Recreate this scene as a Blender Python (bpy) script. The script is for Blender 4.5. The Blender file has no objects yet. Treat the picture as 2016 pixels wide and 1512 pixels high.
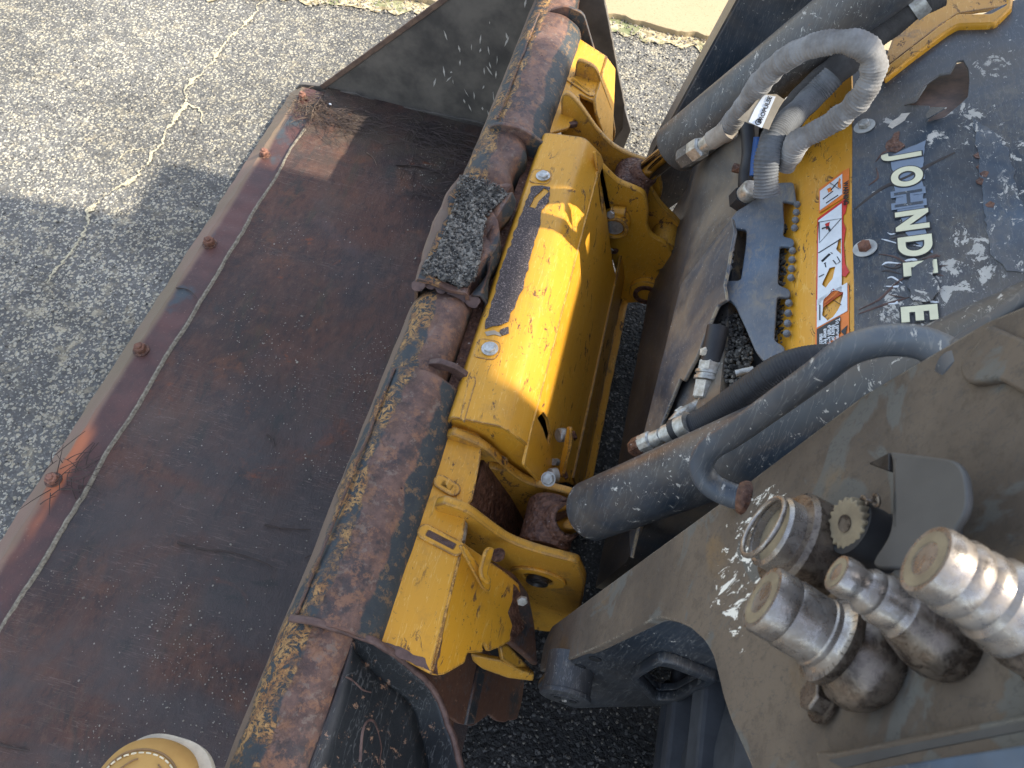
import bpy, bmesh, math, random
from mathutils import Vector, Matrix, noise
from mathutils.geometry import interpolate_bezier
random.seed(7)
R = math.radians
scn = bpy.context.scene
col = scn.collection

# ------------------------------------------------------------ camera
F_ = Vector((0.96876442, -0.2421911, -0.05328204)).normalized()
L_ = Vector((0.23165761, 0.80718198, 0.54294752)).normalized()
U_ = Vector((0.08848875, 0.53833143, -0.83807459)).normalized()
CAM = Vector((0, 0, 1.4))
FOC = 1500.0
cd = bpy.data.cameras.new("camera")
cd.sensor_width = 36.0
cd.lens = 36.0 * FOC / 2016.0
cd.clip_start = 0.02
cd.clip_end = 500
cam = bpy.data.objects.new("camera", cd)
cam.matrix_world = Matrix(((F_.x, F_.y, -F_.z, CAM.x), (L_.x, L_.y, -L_.z, CAM.y),
                           (U_.x, U_.y, -U_.z, CAM.z), (0, 0, 0, 1)))
cd.dof.use_dof = True
cd.dof.focus_distance = 1.25
cd.dof.aperture_fstop = 20
col.objects.link(cam)
scn.camera = cam

# ------------------------------------------------------------ light
S = Vector((1.0, 0.15, 1.0)).normalized()
w = bpy.data.worlds.new("World"); scn.world = w; w.use_nodes = True
wn = w.node_tree
bg = wn.nodes["Background"]
sky = wn.nodes.new("ShaderNodeTexSky")
sky.sky_type = 'NISHITA'; sky.sun_disc = False
sky.sun_elevation = math.asin(S.z)
sky.sun_rotation = math.atan2(S.x, S.y)
sky.air_density = 1.0; sky.dust_density = 1.5; sky.ozone_density = 1.0
hs = wn.nodes.new('ShaderNodeHueSaturation'); hs.inputs['Saturation'].default_value = .70
wn.links.new(sky.outputs[0], hs.inputs['Color']); wn.links.new(hs.outputs[0], bg.inputs[0])
bg.inputs[1].default_value = 0.15
sd = bpy.data.lights.new("sun", 'SUN'); sd.energy = 2.5; sd.angle = R(0.6); sd.color = (1.0, 0.93, 0.80)
so = bpy.data.objects.new("sun", sd); so.rotation_euler = S.to_track_quat('Z', 'Y').to_euler(); so.location = (3, 0, 4)
col.objects.link(so)
scn.view_settings.view_transform = 'Standard'
scn.view_settings.look = 'None'
scn.view_settings.exposure = 1.74
scn.view_settings.gamma = 1.0
scn.cycles.max_bounces = 6

# ------------------------------------------------------------ points seen at a known plane
def ray(px, py):
    d = Vector((px - 1008, 756 - py, FOC))
    return Vector((d.dot(F_), d.dot(L_), d.dot(U_))).normalized()
def _at(px, py, a, v):
    r = ray(px, py); return CAM + r * ((v - CAM[a]) / r[a])
def AX(px, py, v): return _at(px, py, 0, v)
def AY(px, py, v): return _at(px, py, 1, v)
def AZ(px, py, v): return _at(px, py, 2, v)
def AP(px, py, p0, n):
    r = ray(px, py); return CAM + r * ((Vector(p0) - CAM).dot(n) / r.dot(n))

# ------------------------------------------------------------ node helper
class G:
    def __init__(s, name):
        s.mat = bpy.data.materials.new(name); s.mat.use_nodes = True
        s.nt = s.mat.node_tree; s.b = s.nt.nodes["Principled BSDF"]
        s.geo = s.nt.nodes.new("ShaderNodeNewGeometry")
    def n(s, t, **k):
        x = s.nt.nodes.new(t)
        for a, v in k.items(): setattr(x, a, v)
        return x
    def put(s, sock, v):
        if isinstance(v, bpy.types.NodeSocket): s.nt.links.new(v, sock)
        elif isinstance(v, (tuple, list)) and len(v) == 3 and sock.type == 'RGBA': sock.default_value = (*v, 1)
        else: sock.default_value = v
    def pos(s, sc=(1, 1, 1), rot=(0, 0, 0), off=(0, 0, 0)):
        m = s.n("ShaderNodeMapping"); s.put(m.inputs[0], s.geo.outputs[0])
        m.inputs[1].default_value = off; m.inputs[2].default_value = rot; m.inputs[3].default_value = sc
        return m.outputs[0]
    def noise(s, scale, detail=4, rough=.6, vec=None, dist=0.0):
        x = s.n("ShaderNodeTexNoise"); s.put(x.inputs['Vector'], vec if vec is not None else s.geo.outputs[0])
        x.inputs['Scale'].default_value = scale; x.inputs['Detail'].default_value = detail
        x.inputs['Roughness'].default_value = rough; x.inputs['Distortion'].default_value = dist
        return x.outputs[0]
    def vor(s, scale, feature='F1', vec=None, out='Distance'):
        x = s.n("ShaderNodeTexVoronoi", feature=feature); s.put(x.inputs['Vector'], vec if vec is not None else s.geo.outputs[0])
        x.inputs['Scale'].default_value = scale
        return x.outputs[out]
    def sm(s, x, lo, hi, a=0.0, b=1.0):
        m = s.n("ShaderNodeMapRange", interpolation_type='SMOOTHSTEP')
        if hi < lo: lo, hi, a, b = hi, lo, b, a
        s.put(m.inputs[0], x); m.inputs[1].default_value = lo; m.inputs[2].default_value = hi
        m.inputs[3].default_value = a; m.inputs[4].default_value = b
        return m.outputs[0]
    def m(s, op, a, b=0.0, c=None):
        x = s.n("ShaderNodeMath", operation=op); s.put(x.inputs[0], a); s.put(x.inputs[1], b)
        if c is not None: s.put(x.inputs[2], c)
        return x.outputs[0]
    def mul(s, *a):
        r = a[0]
        for q in a[1:]: r = s.m('MULTIPLY', r, q)
        return r
    def mix(s, f, a, b, mode='MIX'):
        x = s.n("ShaderNodeMix", data_type='RGBA', blend_type=mode)
        s.put(x.inputs[0], f); s.put(x.inputs[6], a); s.put(x.inputs[7], b)
        return x.outputs[2]
    def fmix(s, f, a, b):
        x = s.n("ShaderNodeMix", data_type='FLOAT'); s.put(x.inputs[0], f); s.put(x.inputs[2], a); s.put(x.inputs[3], b)
        return x.outputs[0]
    def xyz(s):
        x = s.n("ShaderNodeSeparateXYZ"); s.put(x.inputs[0], s.geo.outputs[0]); return x.outputs
    def rnd(s, sock):
        x = s.n("ShaderNodeSeparateColor"); s.put(x.inputs[0], sock); return x.outputs[0]
    def edge(s, rad=.004, lo=.02, hi=.10):
        b = s.n("ShaderNodeBevel", samples=4); b.inputs[0].default_value = rad
        d = s.n("ShaderNodeVectorMath", operation='DOT_PRODUCT')
        s.put(d.inputs[0], b.outputs[0]); s.put(d.inputs[1], s.geo.outputs['Normal'])
        return s.sm(s.m('SUBTRACT', 1.0, d.outputs['Value']), lo, hi)
    def out(s, c, rough=.5, metal=0.0, h=None, st=.4, dist=.002, spec=None, coat=None):
        s.put(s.b.inputs['Base Color'], c); s.put(s.b.inputs['Roughness'], rough); s.put(s.b.inputs['Metallic'], metal)
        if spec is not None: s.put(s.b.inputs['Specular IOR Level'], spec)
        if coat is not None: s.put(s.b.inputs['Coat Weight'], coat)
        if h is not None:
            b = s.n("ShaderNodeBump"); b.inputs['Strength'].default_value = st; b.inputs['Distance'].default_value = dist
            s.put(b.inputs['Height'], h); s.put(s.b.inputs['Normal'], b.outputs[0])
        return s.mat

def mat_asphalt():
    g = G("asphalt")
    wv0 = g.n("ShaderNodeVectorMath", operation='MULTIPLY_ADD')
    nn = g.n("ShaderNodeTexNoise"); g.put(nn.inputs['Vector'], g.geo.outputs[0]); nn.inputs['Scale'].default_value = 130; nn.inputs['Detail'].default_value = 2
    g.put(wv0.inputs[0], nn.outputs[1]); wv0.inputs[1].default_value = (.011, .011, .0); g.put(wv0.inputs[2], g.geo.outputs[0]); wv = wv0.outputs[0]
    big = g.noise(2.2, 3); mid = g.noise(9, 4)
    v1 = g.vor(118, vec=wv); c1 = g.rnd(g.vor(118, vec=wv, out='Color'))
    v2 = g.vor(190, vec=wv); c2 = g.rnd(g.vor(190, vec=wv, out='Color'))
    x, y, z = g.xyz()
    # sand stops under the loader; stone and tar darkened there as painted shade
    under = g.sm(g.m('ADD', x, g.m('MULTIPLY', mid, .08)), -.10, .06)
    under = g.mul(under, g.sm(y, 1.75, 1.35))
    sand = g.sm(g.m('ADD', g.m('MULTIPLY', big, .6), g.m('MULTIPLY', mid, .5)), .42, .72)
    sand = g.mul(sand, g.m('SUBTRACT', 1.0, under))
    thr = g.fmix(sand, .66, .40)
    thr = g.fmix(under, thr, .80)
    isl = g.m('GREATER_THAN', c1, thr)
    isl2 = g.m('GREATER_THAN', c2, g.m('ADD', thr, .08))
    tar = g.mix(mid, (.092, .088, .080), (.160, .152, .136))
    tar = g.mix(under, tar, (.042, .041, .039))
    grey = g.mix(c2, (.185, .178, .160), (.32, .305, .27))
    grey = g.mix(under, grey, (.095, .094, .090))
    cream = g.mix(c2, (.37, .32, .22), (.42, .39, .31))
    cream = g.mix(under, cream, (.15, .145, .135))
    st = g.m('LESS_THAN', v1, g.fmix(c1, .55, .40)); st2 = g.m('LESS_THAN', v2, .42)
    c = g.mix(g.mul(st2, g.fmix(under, .7, .45)), tar, grey)
    c = g.mix(g.mul(isl2, st2), c, cream)
    c = g.mix(g.mul(isl, st), c, cream)
    c = g.mix(g.mul(g.sm(g.noise(26, 5, .7), .5, .66), sand, .55), c, (.50, .42, .27))
    var = g.fmix(g.sm(g.noise(1.3, 5, .65, vec=g.pos(off=(5, 1, 0)), dist=.5), .35, .65), .78, 1.12)
    var = g.mul(var, g.fmix(g.sm(g.noise(17, 4, .7), .3, .7), .84, 1.1))
    cc = g.n("ShaderNodeVectorMath", operation='SCALE'); g.put(cc.inputs[0], c); g.put(cc.inputs[3], var); c = cc.outputs[0]
    pit = g.vor(37, vec=wv); c = g.mix(g.mul(g.sm(pit, .14, .07), g.m('GREATER_THAN', g.rnd(g.vor(37, vec=wv, out='Color')), .7)), c, (.035, .034, .03))
    h = g.m('SUBTRACT', g.m('MULTIPLY', g.noise(60, 4), .6), v1)
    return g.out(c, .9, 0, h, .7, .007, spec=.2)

def mat_sidewalk():
    g = G("sidewalk_concrete")
    n = g.noise(7, 4); s = g.noise(160, 3, .7)
    c = g.mix(n, (.34, .265, .155), (.385, .305, .185))
    c = g.mix(g.sm(s, .56, .70), c, (.27, .19, .10))
    return g.out(c, .9, 0, s, .4, .002, spec=.2)

def mat_dirt():
    g = G("dry_grass_dirt")
    n = g.noise(30, 5, .7, dist=1.0); k = g.noise(9, 4)
    c = g.mix(g.sm(n, .35, .65), (.20, .16, .09), (.62, .52, .33))
    c = g.mix(g.mul(g.sm(k, .5, .6), .8), c, (.14, .17, .08))
    return g.out(c, .95, 0, n, .8, .01, spec=.1)

def mat_sand():
    g = G("sand")
    n = g.noise(220, 4, .7)
    return g.out(g.mix(g.sm(n, .35, .62), (.27, .24, .17), (.62, .54, .36)), .95, 0, n, .8, .004, spec=.1)

def mat_floor():
    g = G("rusty_bucket_floor")
    x, y, z = g.xyz()
    a = g.noise(3.2, 5, .62); b = g.noise(9, 6, .68, dist=.8); f = g.noise(220, 4, .75)
    stk = g.noise(14, 5, .7, vec=g.pos((1, .22, 1), (0, 0, R(-14))))
    c = g.mix(g.sm(a, .36, .62), (.044, .029, .025), (.100, .046, .030))
    c = g.mix(g.mul(g.sm(b, .54, .70), .7), c, (.150, .060, .028))
    c = g.mix(g.mul(g.sm(stk, .56, .70), .6), c, (.05, .047, .027))
    dk = g.noise(4.5, 4, .6, vec=g.pos(off=(3, 2, 0)))
    c = g.mix(g.mul(g.sm(dk, .52, .70), .65), c, (.034, .035, .036))
    grn = g.noise(60, 6, .8, vec=g.pos((1, .5, 1), (0, 0, R(-16)), (6, 6, 0)))
    c = g.mix(g.mul(g.sm(grn, .50, .62), .55), c, (.030, .024, .022))
    c = g.mix(g.mul(g.sm(grn, .46, .36), .40), c, (.150, .085, .055))
    dst = g.noise(5, 5, .7, vec=g.pos((1, .7, 1), (0, 0, R(25)), (11, 3, 0)), dist=.7)
    c = g.mix(g.mul(g.sm(dst, .56, .70), .35), c, (.120, .080, .055))
    o = g.noise(6, 6, .75, vec=g.pos(off=(7, 1, 0)), dist=1.2)
    c = g.mix(g.mul(g.sm(o, .60, .68), g.sm(g.noise(30, 4, .7), .4, .6), .8), c, (.20, .058, .020))
    gm = g.mul(g.sm(g.m('ADD', y, g.m('MULTIPLY', x, -.5)), 1.45, .65), g.sm(g.noise(3.4, 5, .65, vec=g.pos(off=(8, 8, 0)), dist=.9), .36, .60))
    c = g.mix(g.mul(gm, .78), c, g.mix(g.noise(26, 5, .75), (.042, .036, .034), (.090, .074, .066)))
    mo = g.noise(7.5, 5, .65, vec=g.pos((1, .7, 1), off=(1, 9, 0)), dist=1.0)
    c = g.mix(g.mul(g.sm(mo, .56, .66), .55), c, (.030, .034, .030))
    near = g.sm(y, 1.3, 1.5)
    c = g.mix(g.mul(near, g.sm(g.noise(11, 5, .7), .38, .6), .7), c, (.075, .058, .040))
    pale = g.noise(3.4, 3, .5, vec=g.pos(off=(1.3, 5, 0)), dist=1.6)
    c = g.mix(g.mul(g.sm(pale, .60, .74), .2), c, (.085, .075, .08))
    c = g.mix(g.mul(g.sm(f, .60, .75), .5), c, (.22, .15, .11))
    for sc_, ro_, of_ in (((1.3, 13, 1), 4, 0), ((1.0, 17, 1), -9, 5)):
        sl = g.noise(6, 3, .6, vec=g.pos(sc_, (0, 0, R(ro_)), (of_, of_, 0)))
        c = g.mix(g.mul(g.sm(g.m('ABSOLUTE', g.m('SUBTRACT', sl, .5)), .010, .003), g.sm(g.noise(5, 3, .6, vec=g.pos(off=(of_, 2, 0))), .48, .62), .6), c, (.17, .12, .095))
    wet = g.sm(g.noise(2.6, 3, .5, vec=g.pos(off=(2, 9, 0)), dist=.6), .35, .70)
    r = g.fmix(wet, .68, .50)
    r = g.m('ADD', r, g.m('MULTIPLY', g.m('SUBTRACT', f, .5), .3))
    h = g.m('ADD', g.m('MULTIPLY', f, .5), g.m('MULTIPLY', g.noise(45, 4, .6), .8))
    return g.out(c, r, .0, g.m('ADD', h, grn), .8, .0030, spec=.30)

def mat_edgesteel():
    g = G("rusty_cutting_edge")
    x, y, z = g.xyz()
    w = g.m('MULTIPLY', g.m('SUBTRACT', g.noise(5, 3), .5), .02)
    lip = g.sm(g.m('ADD', x, w), -.838, -.852)
    n = g.noise(12, 5, .65); f = g.noise(200, 4, .7)
    c = g.mix(g.sm(n, .35, .65), (.062, .030, .024), (.10, .040, .030))
    lc = g.mix(g.sm(g.noise(4, 4, .6, vec=g.pos((1, .6, 1))), .38, .62), (.165, .115, .068), (.20, .118, .082))
    c = g.mix(lip, c, lc)
    bl = g.noise(3.0, 3, .5, vec=g.pos(off=(0, 3.3, 0)))
    rim = g.mul(g.sm(g.m('ADD', x, w), -.858, -.846), g.sm(g.m('ADD', x, w), -.820, -.838))
    c = g.mix(g.mul(rim, g.sm(bl, .46, .56)), c, (.42, .13, .05))
    c = g.mix(g.mul(g.sm(g.noise(7, 4, vec=g.pos(off=(2, 2, 0))), .56, .66), g.m('SUBTRACT', 1.0, lip)), c, (.045, .055, .058))
    c = g.mix(g.mul(g.sm(f, .6, .74), .4), c, (.30, .20, .13))
    return g.out(c, g.fmix(lip, .45, .62), 0, g.m('ADD', f, g.noise(40, 3)), .4, .0015, spec=.5)

def mat_tube():
    g = G("worn_bucket_tube_paint")
    x, y, z = g.xyz()
    wob = g.m('MULTIPLY', g.m('SUBTRACT', g.noise(7, 4, .6), .5), .05)
    u = g.m('ADD', x, wob)
    f = g.noise(150, 5, .7)
    # black paint with lifted scabs of rust, edges of the scabs ochre
    sc = g.noise(58, 7, .78, dist=.5)
    ridge = g.m('SUBTRACT', 1.0, g.m('MULTIPLY', g.m('ABSOLUTE', g.m('SUBTRACT', sc, .5)), 14.0))
    ridge = g.mul(g.sm(ridge, .0, .8), g.sm(g.noise(20, 5, .7), .40, .58), .85)
    blk = g.mix(g.noise(50, 4), (.022, .028, .034), (.060, .068, .066))
    c = g.mix(g.mul(g.sm(f, .56, .7), .5), blk, (.16, .11, .06))
    rust = g.mix(g.sm(g.noise(24, 6, .75), .3, .7), (.070, .042, .036), (.195, .112, .080))
    rust = g.mix(g.mul(g.sm(g.noise(70, 4, .7), .55, .66), .6), rust, (.22, .17, .13))
    rust = g.mix(g.mul(g.sm(g.noise(13, 5, .75, vec=g.pos(off=(1, 4, 1))), .56, .64), .75), rust, (.045, .040, .040))
    rust = g.mix(g.mul(g.sm(g.noise(44, 7, .8), .50, .60), .65), rust, (.28, .135, .070))
    rust = g.mix(g.mul(g.sm(g.vor(75), .16, .08), g.sm(g.noise(8, 3), .5, .62)), rust, (.045, .015, .012))
    # ochre mottled band near the front shoulder
    band1 = g.mul(g.sm(u, -.242, -.232), g.sm(u, -.172, -.205))
    band2 = g.mul(g.sm(u, -.210, -.190), g.sm(u, -.138, -.166))
    front = g.sm(u, -.232, -.243)
    moss = g.mix(ridge, c, g.mix(g.sm(g.noise(40, 4), .35, .65), (.42, .17, .05), (.55, .31, .11)))
    c = g.mix(g.mul(g.sm(g.noise(60, 6, .75), .53, .60), .8), c, (.20, .12, .06))
    c = g.mix(band1, c, moss)
    c = g.mix(g.sm(g.m('ADD', band2, g.m('MULTIPLY', g.m('SUBTRACT', g.noise(26, 5, .7), .5), 1.1)), .35, .62), c, rust)
    c = g.mix(g.sm(g.m('ADD', front, g.m('MULTIPLY', g.m('SUBTRACT', g.noise(50, 4, .7), .5), .7)), .45, .6), c, (.15, .105, .075))
    e = g.edge(.006, .02, .12)
    c = g.mix(g.mul(e, g.sm(g.noise(22, 4), .3, .5), .9), c, (.17, .085, .055))
    h = g.m('ADD', g.m('MULTIPLY', ridge, g.m('MULTIPLY', band1, .8)), g.m('ADD', g.m('MULTIPLY', f, .35), g.m('MULTIPLY', g.noise(38, 4), .6)))
    return g.out(c, g.fmix(band2, .66, .54), 0, h, .75, .0030, spec=.32)

def mat_blackpaint(name="black_worn_paint", rustiness=.5, bright=1.0):
    g = G(name)
    f = g.noise(90, 5, .7); a = g.noise(6, 5, .65, dist=.6)
    st = g.noise(30, 5, .7, vec=g.pos((1, 1, .25)))
    c = g.mix(a, (.013 * bright, .017 * bright, .021 * bright), (.045 * bright, .050 * bright, .052 * bright))
    c = g.mix(g.sm(g.m('ADD', g.m('MULTIPLY', a, .6), g.m('MULTIPLY', st, .6)), .80 - .32 * rustiness, .92 - .30 * rustiness), c,
              g.mix(f, (.065, .028, .020), (.17, .085, .05)))
    c = g.mix(g.sm(g.noise(70, 6, .82, vec=g.pos((1, 1, .5))), .60, .63), c, (.26, .15, .09))
    scr = g.noise(10, 3, .6, vec=g.pos((7, 1.5, 3), (0, 0, R(-25))))
    c = g.mix(g.mul(g.sm(g.m('ABSOLUTE', g.m('SUBTRACT', scr, .5)), .012, .003), .5), c, (.12, .12, .115))
    e = g.edge(.005, .02, .12)
    c = g.mix(g.mul(e, .9), c, (.19, .10, .065))
    return g.out(c, .48, 0, g.m('ADD', f, a), .4, .0018, spec=.5)

def mat_yellow(name="yellow_machine_paint", wear=1.0, dirt=.3):
    g = G(name)
    a = g.noise(5, 4, .6); f = g.noise(120, 4, .7)
    base = g.mix(a, (.62, .284, .016), (.70, .332, .022))
    # small dark dashes of missing paint
    v = g.noise(58, 6, .78, vec=g.pos((1, .36, .7), (0, 0, R(20))), dist=.8)
    region = g.noise(7, 3, .6)
    ch = g.mul(g.sm(v, .592 - .008 * wear, .606 - .008 * wear), g.sm(region, .42, .54))
    sp = g.mul(g.sm(g.noise(150, 4, .75), .63, .66), .8)
    c = g.mix(g.mul(g.noise(3, 5, .7), dirt * .55), base, (.26, .155, .05))
    c = g.mix(g.mul(g.sm(g.noise(16, 5, .75), .52, .72), dirt), c, (.22, .12, .045))
    scr = g.noise(11, 2, .5, vec=g.pos((14, 1.2, 3), (R(10), 0, R(34))))
    c = g.mix(g.mul(g.sm(g.m('ABSOLUTE', g.m('SUBTRACT', scr, .5)), .010, .004), .35), c, (.78, .52, .17))
    c = g.mix(g.mul(g.m('MAXIMUM', ch, g.mul(sp, .7)), .88), c, (.085, .048, .034))
    e = g.edge(.0035 + .0015 * wear, .010, .07)
    en = g.noise(46, 6, .8)
    c = g.mix(g.mul(e, g.sm(en, .36, .44)), c, (.55, .31, .10))
    c = g.mix(g.mul(e, g.sm(en, .49 - .045 * wear, .54 - .045 * wear)), c, (.062, .040, .034))
    h = g.m('SUBTRACT', g.m('ADD', g.m('MULTIPLY', f, .15), g.m('MULTIPLY', g.noise(12, 3), 2.2)), g.m('MULTIPLY', ch, .8))
    return g.out(c, g.fmix(ch, g.fmix(g.sm(a, .3, .7), .34, .52), .8), 0, h, .4, .0014, spec=.4, coat=.05)

def mat_charcoal(name="charcoal_machine_paint", chips=.5, dust=.3, light=1.0, spots=(), veins=.4, up=1.6):
    g = G(name)
    a = g.noise(6, 5, .65); f = g.noise(140, 4, .7)
    base = g.mix(g.sm(a, .3, .7), (.016 * light, .025 * light, .037 * light), (.046 * light, .064 * light, .086 * light))
    d = g.noise(4, 5, .7, dist=.5)
    base = g.mix(g.mul(g.sm(d, .35, .72), dust), base, (.235, .185, .125))
    scr = g.noise(13, 3, .6, vec=g.pos((12, 2, 1), (R(20), R(15), R(60))))
    base = g.mix(g.mul(g.sm(g.m('ABSOLUTE', g.m('SUBTRACT', scr, .5)), .014, .004), veins), base, (.20, .20, .19))
    nz_ = g.n("ShaderNodeSeparateXYZ"); g.put(nz_.inputs[0], g.geo.outputs['Normal'])
    fl = g.noise(75, 6, .8, vec=g.pos((1, .5, 1), (0, R(30), 0)), dist=.8)
    upm = g.mul(g.sm(nz_.outputs[2], .45, .95), g.sm(g.noise(7, 4, .65, vec=g.pos(off=(5, 0, 2))), .36, .66))
    base = g.mix(g.mul(upm, g.sm(fl, .44, .60), dust * up), base, (.30, .235, .14))
    reg = g.noise(9, 3, .6, vec=g.pos(off=(4, 4, 4)))
    v = g.noise(85, 6, .78, vec=g.pos((1, .6, 1), (0, 0, R(30))), dist=.7)
    k = .665 - .07 * chips
    ch = g.mul(g.sm(v, k, k + .02), g.sm(reg, .50 - .1 * chips, .60 - .08 * chips))
    if spots:
        acc = None
        for (sx, sy, sz, sr) in spots:
            dd = g.n("ShaderNodeVectorMath", operation='DISTANCE'); g.put(dd.inputs[0], g.geo.outputs[0]); dd.inputs[1].default_value = (sx, sy, sz)
            q = g.sm(dd.outputs['Value'], sr, sr * .15); acc = q if acc is None else g.m('MAXIMUM', acc, q)
        vv = g.noise(52, 7, .74, vec=g.pos((1, .75, 1), (0, 0, R(35)), (2, 7, 1)), dist=.5)
        ch = g.m('MAXIMUM', ch, g.sm(g.m('ADD', vv, g.m('MULTIPLY', acc, .13)), .655, .668))
    tiny = g.sm(g.noise(190, 2, .5), .745 - .03 * chips, .765 - .03 * chips)
    c = g.mix(g.m('MAXIMUM', ch, tiny), base, g.mix(g.noise(30, 3), (.30, .29, .26), (.66, .62, .54)))
    rs = g.sm(g.noise(15, 5, .75, vec=g.pos(off=(8, 0, 3)), dist=1.2), .70, .74)
    c = g.mix(g.mul(rs, .8), c, (.17, .075, .04))
    return g.out(c, g.fmix(ch, g.fmix(g.sm(d, .35, .72), .34, .55), .8), 0, g.m('ADD', g.m('MULTIPLY', f, .2), g.m('MULTIPLY', a, .5)), .28, .0012, spec=.5)

def mat_dusty():
    g = G("dust_coated_arm_paint")
    a = g.noise(8, 5, .62); f = g.noise(240, 4, .7)
    c = g.mix(g.sm(a, .3, .7), (.090, .072, .056), (.155, .121, .088))
    fine = g.noise(70, 6, .8)
    c = g.mix(g.mul(g.sm(fine, .50, .64), .35), c, (.055, .045, .034))
    blot = g.noise(14, 4, .6, vec=g.pos(off=(3, 1, 5)), dist=.9)
    c = g.mix(g.mul(g.sm(blot, .56, .62), .75), c, (.125, .125, .112))
    o = g.noise(9, 4, .6, vec=g.pos(off=(9, 3, 1)), dist=.6)
    c = g.mix(g.mul(g.sm(o, .58, .72), .7), c, (.21, .135, .065))
    scr = g.noise(9, 3, .6, vec=g.pos((1.3, 9, 4), (R(35), 0, 0)))
    c = g.mix(g.mul(g.sm(g.m('ABSOLUTE', g.m('SUBTRACT', scr, .5)), .012, .003), .45), c, (.07, .066, .06))
    x, y, z = g.xyz()
    spot = g.n("ShaderNodeVectorMath", operation='DISTANCE'); g.put(spot.inputs[0], g.geo.outputs[0]); spot.inputs[1].default_value = (.181, .249, .865)
    near = g.sm(spot.outputs['Value'], .11, .03)
    v = g.noise(75, 5, .75, vec=g.pos((1, 1, .45)), dist=.6)
    k = g.fmix(near, .80, .54)
    ch = g.m('GREATER_THAN', v, k)
    c = g.mix(ch, c, (.80, .76, .66))
    c = g.mix(g.mul(g.sm(f, .58, .72), .4), c, (.06, .045, .03))
    e = g.edge(.0025, .03, .12)
    c = g.mix(g.mul(e, g.sm(g.noise(70, 4, .7), .46, .56)), c, (.55, .48, .36))
    return g.out(c, .74, 0, g.m('ADD', g.m('MULTIPLY', f, .4), g.m('ADD', a, fine)), .5, .0013, spec=.22)

def mat_simple(name, c, rough=.5, metal=0.0, var=.3, scale=60, bump=.25, c2=None, spec=None, coat=None):
    g = G(name); n = g.noise(scale, 5, .65)
    c2 = c2 or tuple(v * (1 - var) for v in c)
    return g.out(g.mix(g.sm(n, .3, .7), c2, c), rough, metal, n, bump, .001, spec=spec, coat=coat)

def mat_fabric(name, c, c2, ribscale=1.0):
    g = G(name)
    n = g.noise(22, 4, .65); f = g.noise(500, 2)
    cc = g.mix(g.sm(n, .35, .65), c2, c)
    return g.out(g.mix(g.mul(f, .4), cc, tuple(v * .45 for v in c)), .93, 0, f, .6, .0006, spec=.15)

def mat_grip():
    g = G("grit_tape")
    c1 = g.rnd(g.vor(700, out='Color')); v = g.vor(700)
    c = g.mix(g.m('GREATER_THAN', c1, .6), (.055, .043, .042), (.14, .105, .095))
    c = g.mix(g.m('GREATER_THAN', c1, .93), c, (.34, .26, .22))
    c = g.mix(g.mul(g.noise(30, 5, .8), .5), c, (.11, .09, .075))
    return g.out(c, .85, 0, v, .9, .001, spec=.4)

def mat_rusted():
    g = G("pitted_brown_rust")
    n = g.noise(90, 6, .75); v = g.vor(170)
    c = g.mix(g.sm(n, .35, .65), (.055, .022, .014), (.18, .085, .050))
    c = g.mix(g.sm(g.noise(160, 3), .68, .74), c, (.5, .42, .36))
    return g.out(c, .55, .1, g.m('ADD', n, v), .9, .003, spec=.5)

M = {}
M['asphalt'] = mat_asphalt(); M['sidewalk'] = mat_sidewalk(); M['dirt'] = mat_dirt(); M['sand'] = mat_sand()
M['floor'] = mat_floor(); M['cut'] = mat_edgesteel(); M['tube'] = mat_tube()
M['black'] = mat_blackpaint(); M['skirt'] = mat_blackpaint('glossy_chipped_black_paint', .18, .5); M['backrust'] = mat_blackpaint("rust_streaked_black_paint", 1.0, 1.2)
M['endplate'] = mat_simple("grey_scuffed_steel", (.155, .132, .105), .62, 0, scale=9, c2=(.062, .054, .045))
M['yellow'] = mat_yellow(); M['yellow2'] = mat_yellow("grimy_yellow_paint", 2.0, .9)
M['yclean'] = mat_yellow("scratched_yellow_paint", .0, .15)
M['char'] = mat_charcoal(); M['charpanel'] = mat_charcoal("chipped_blue_grey_panel", .35, .40, .95, up=.5, spots=[(*AP(a_, b_, Vector((.339, .83, .6956)), Vector((-.5, 0, .866))), r_) for a_, b_, r_ in ((1910, 222, .07), (1960, 130, .05), (1960, 500, .10), (1890, 545, .08), (1790, 600, .07), (1840, 270, .04), (1990, 290, .05), (1770, 235, .04), (2010, 400, .06))])
M['charcyl'] = mat_charcoal("dusty_cylinder_paint", .8, .45, .85, up=1.3)
M['guard'] = mat_charcoal("dust_filmed_guard_paint", .1, .45, 2.3)
M['dusty'] = mat_dusty()
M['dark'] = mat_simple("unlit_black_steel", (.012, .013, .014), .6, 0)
M['hose'] = mat_simple("black_hose_rubber", (.022, .022, .024), .6, 0, bump=.3)
M['sleeve'] = mat_fabric("grey_woven_sleeve", (.30, .29, .275), (.17, .155, .14))
M['sleeved'] = mat_fabric("dirty_woven_sleeve", (.085, .08, .075), (.045, .042, .04))
M['zinc'] = mat_simple("dull_zinc", (.50, .49, .45), .42, .55, scale=120, c2=(.27, .25, .21))
M['bolt'] = mat_simple("bright_bolt_zinc", (.62, .62, .58), .38, .6, scale=120, c2=(.38, .36, .32))
M['rbolt'] = mat_simple("orange_rusted_bolt", (.21, .095, .055), .8, 0, scale=150, c2=(.10, .045, .03))
M['rpink'] = mat_simple("pinkish_rusted_bolt", (.32, .15, .095), .8, 0, scale=150, c2=(.12, .055, .04))  # paler copy of the bolt rust, sunlight painted into its pink
M['rust'] = mat_rusted()
M['rustflat'] = mat_simple("brown_primer_rust", (.13, .075, .058), .6, 0, scale=70, c2=(.06, .032, .025))
M['rod'] = mat_simple("chrome_rod", (.55, .50, .42), .12, 1.0, scale=20, bump=.05)
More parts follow.
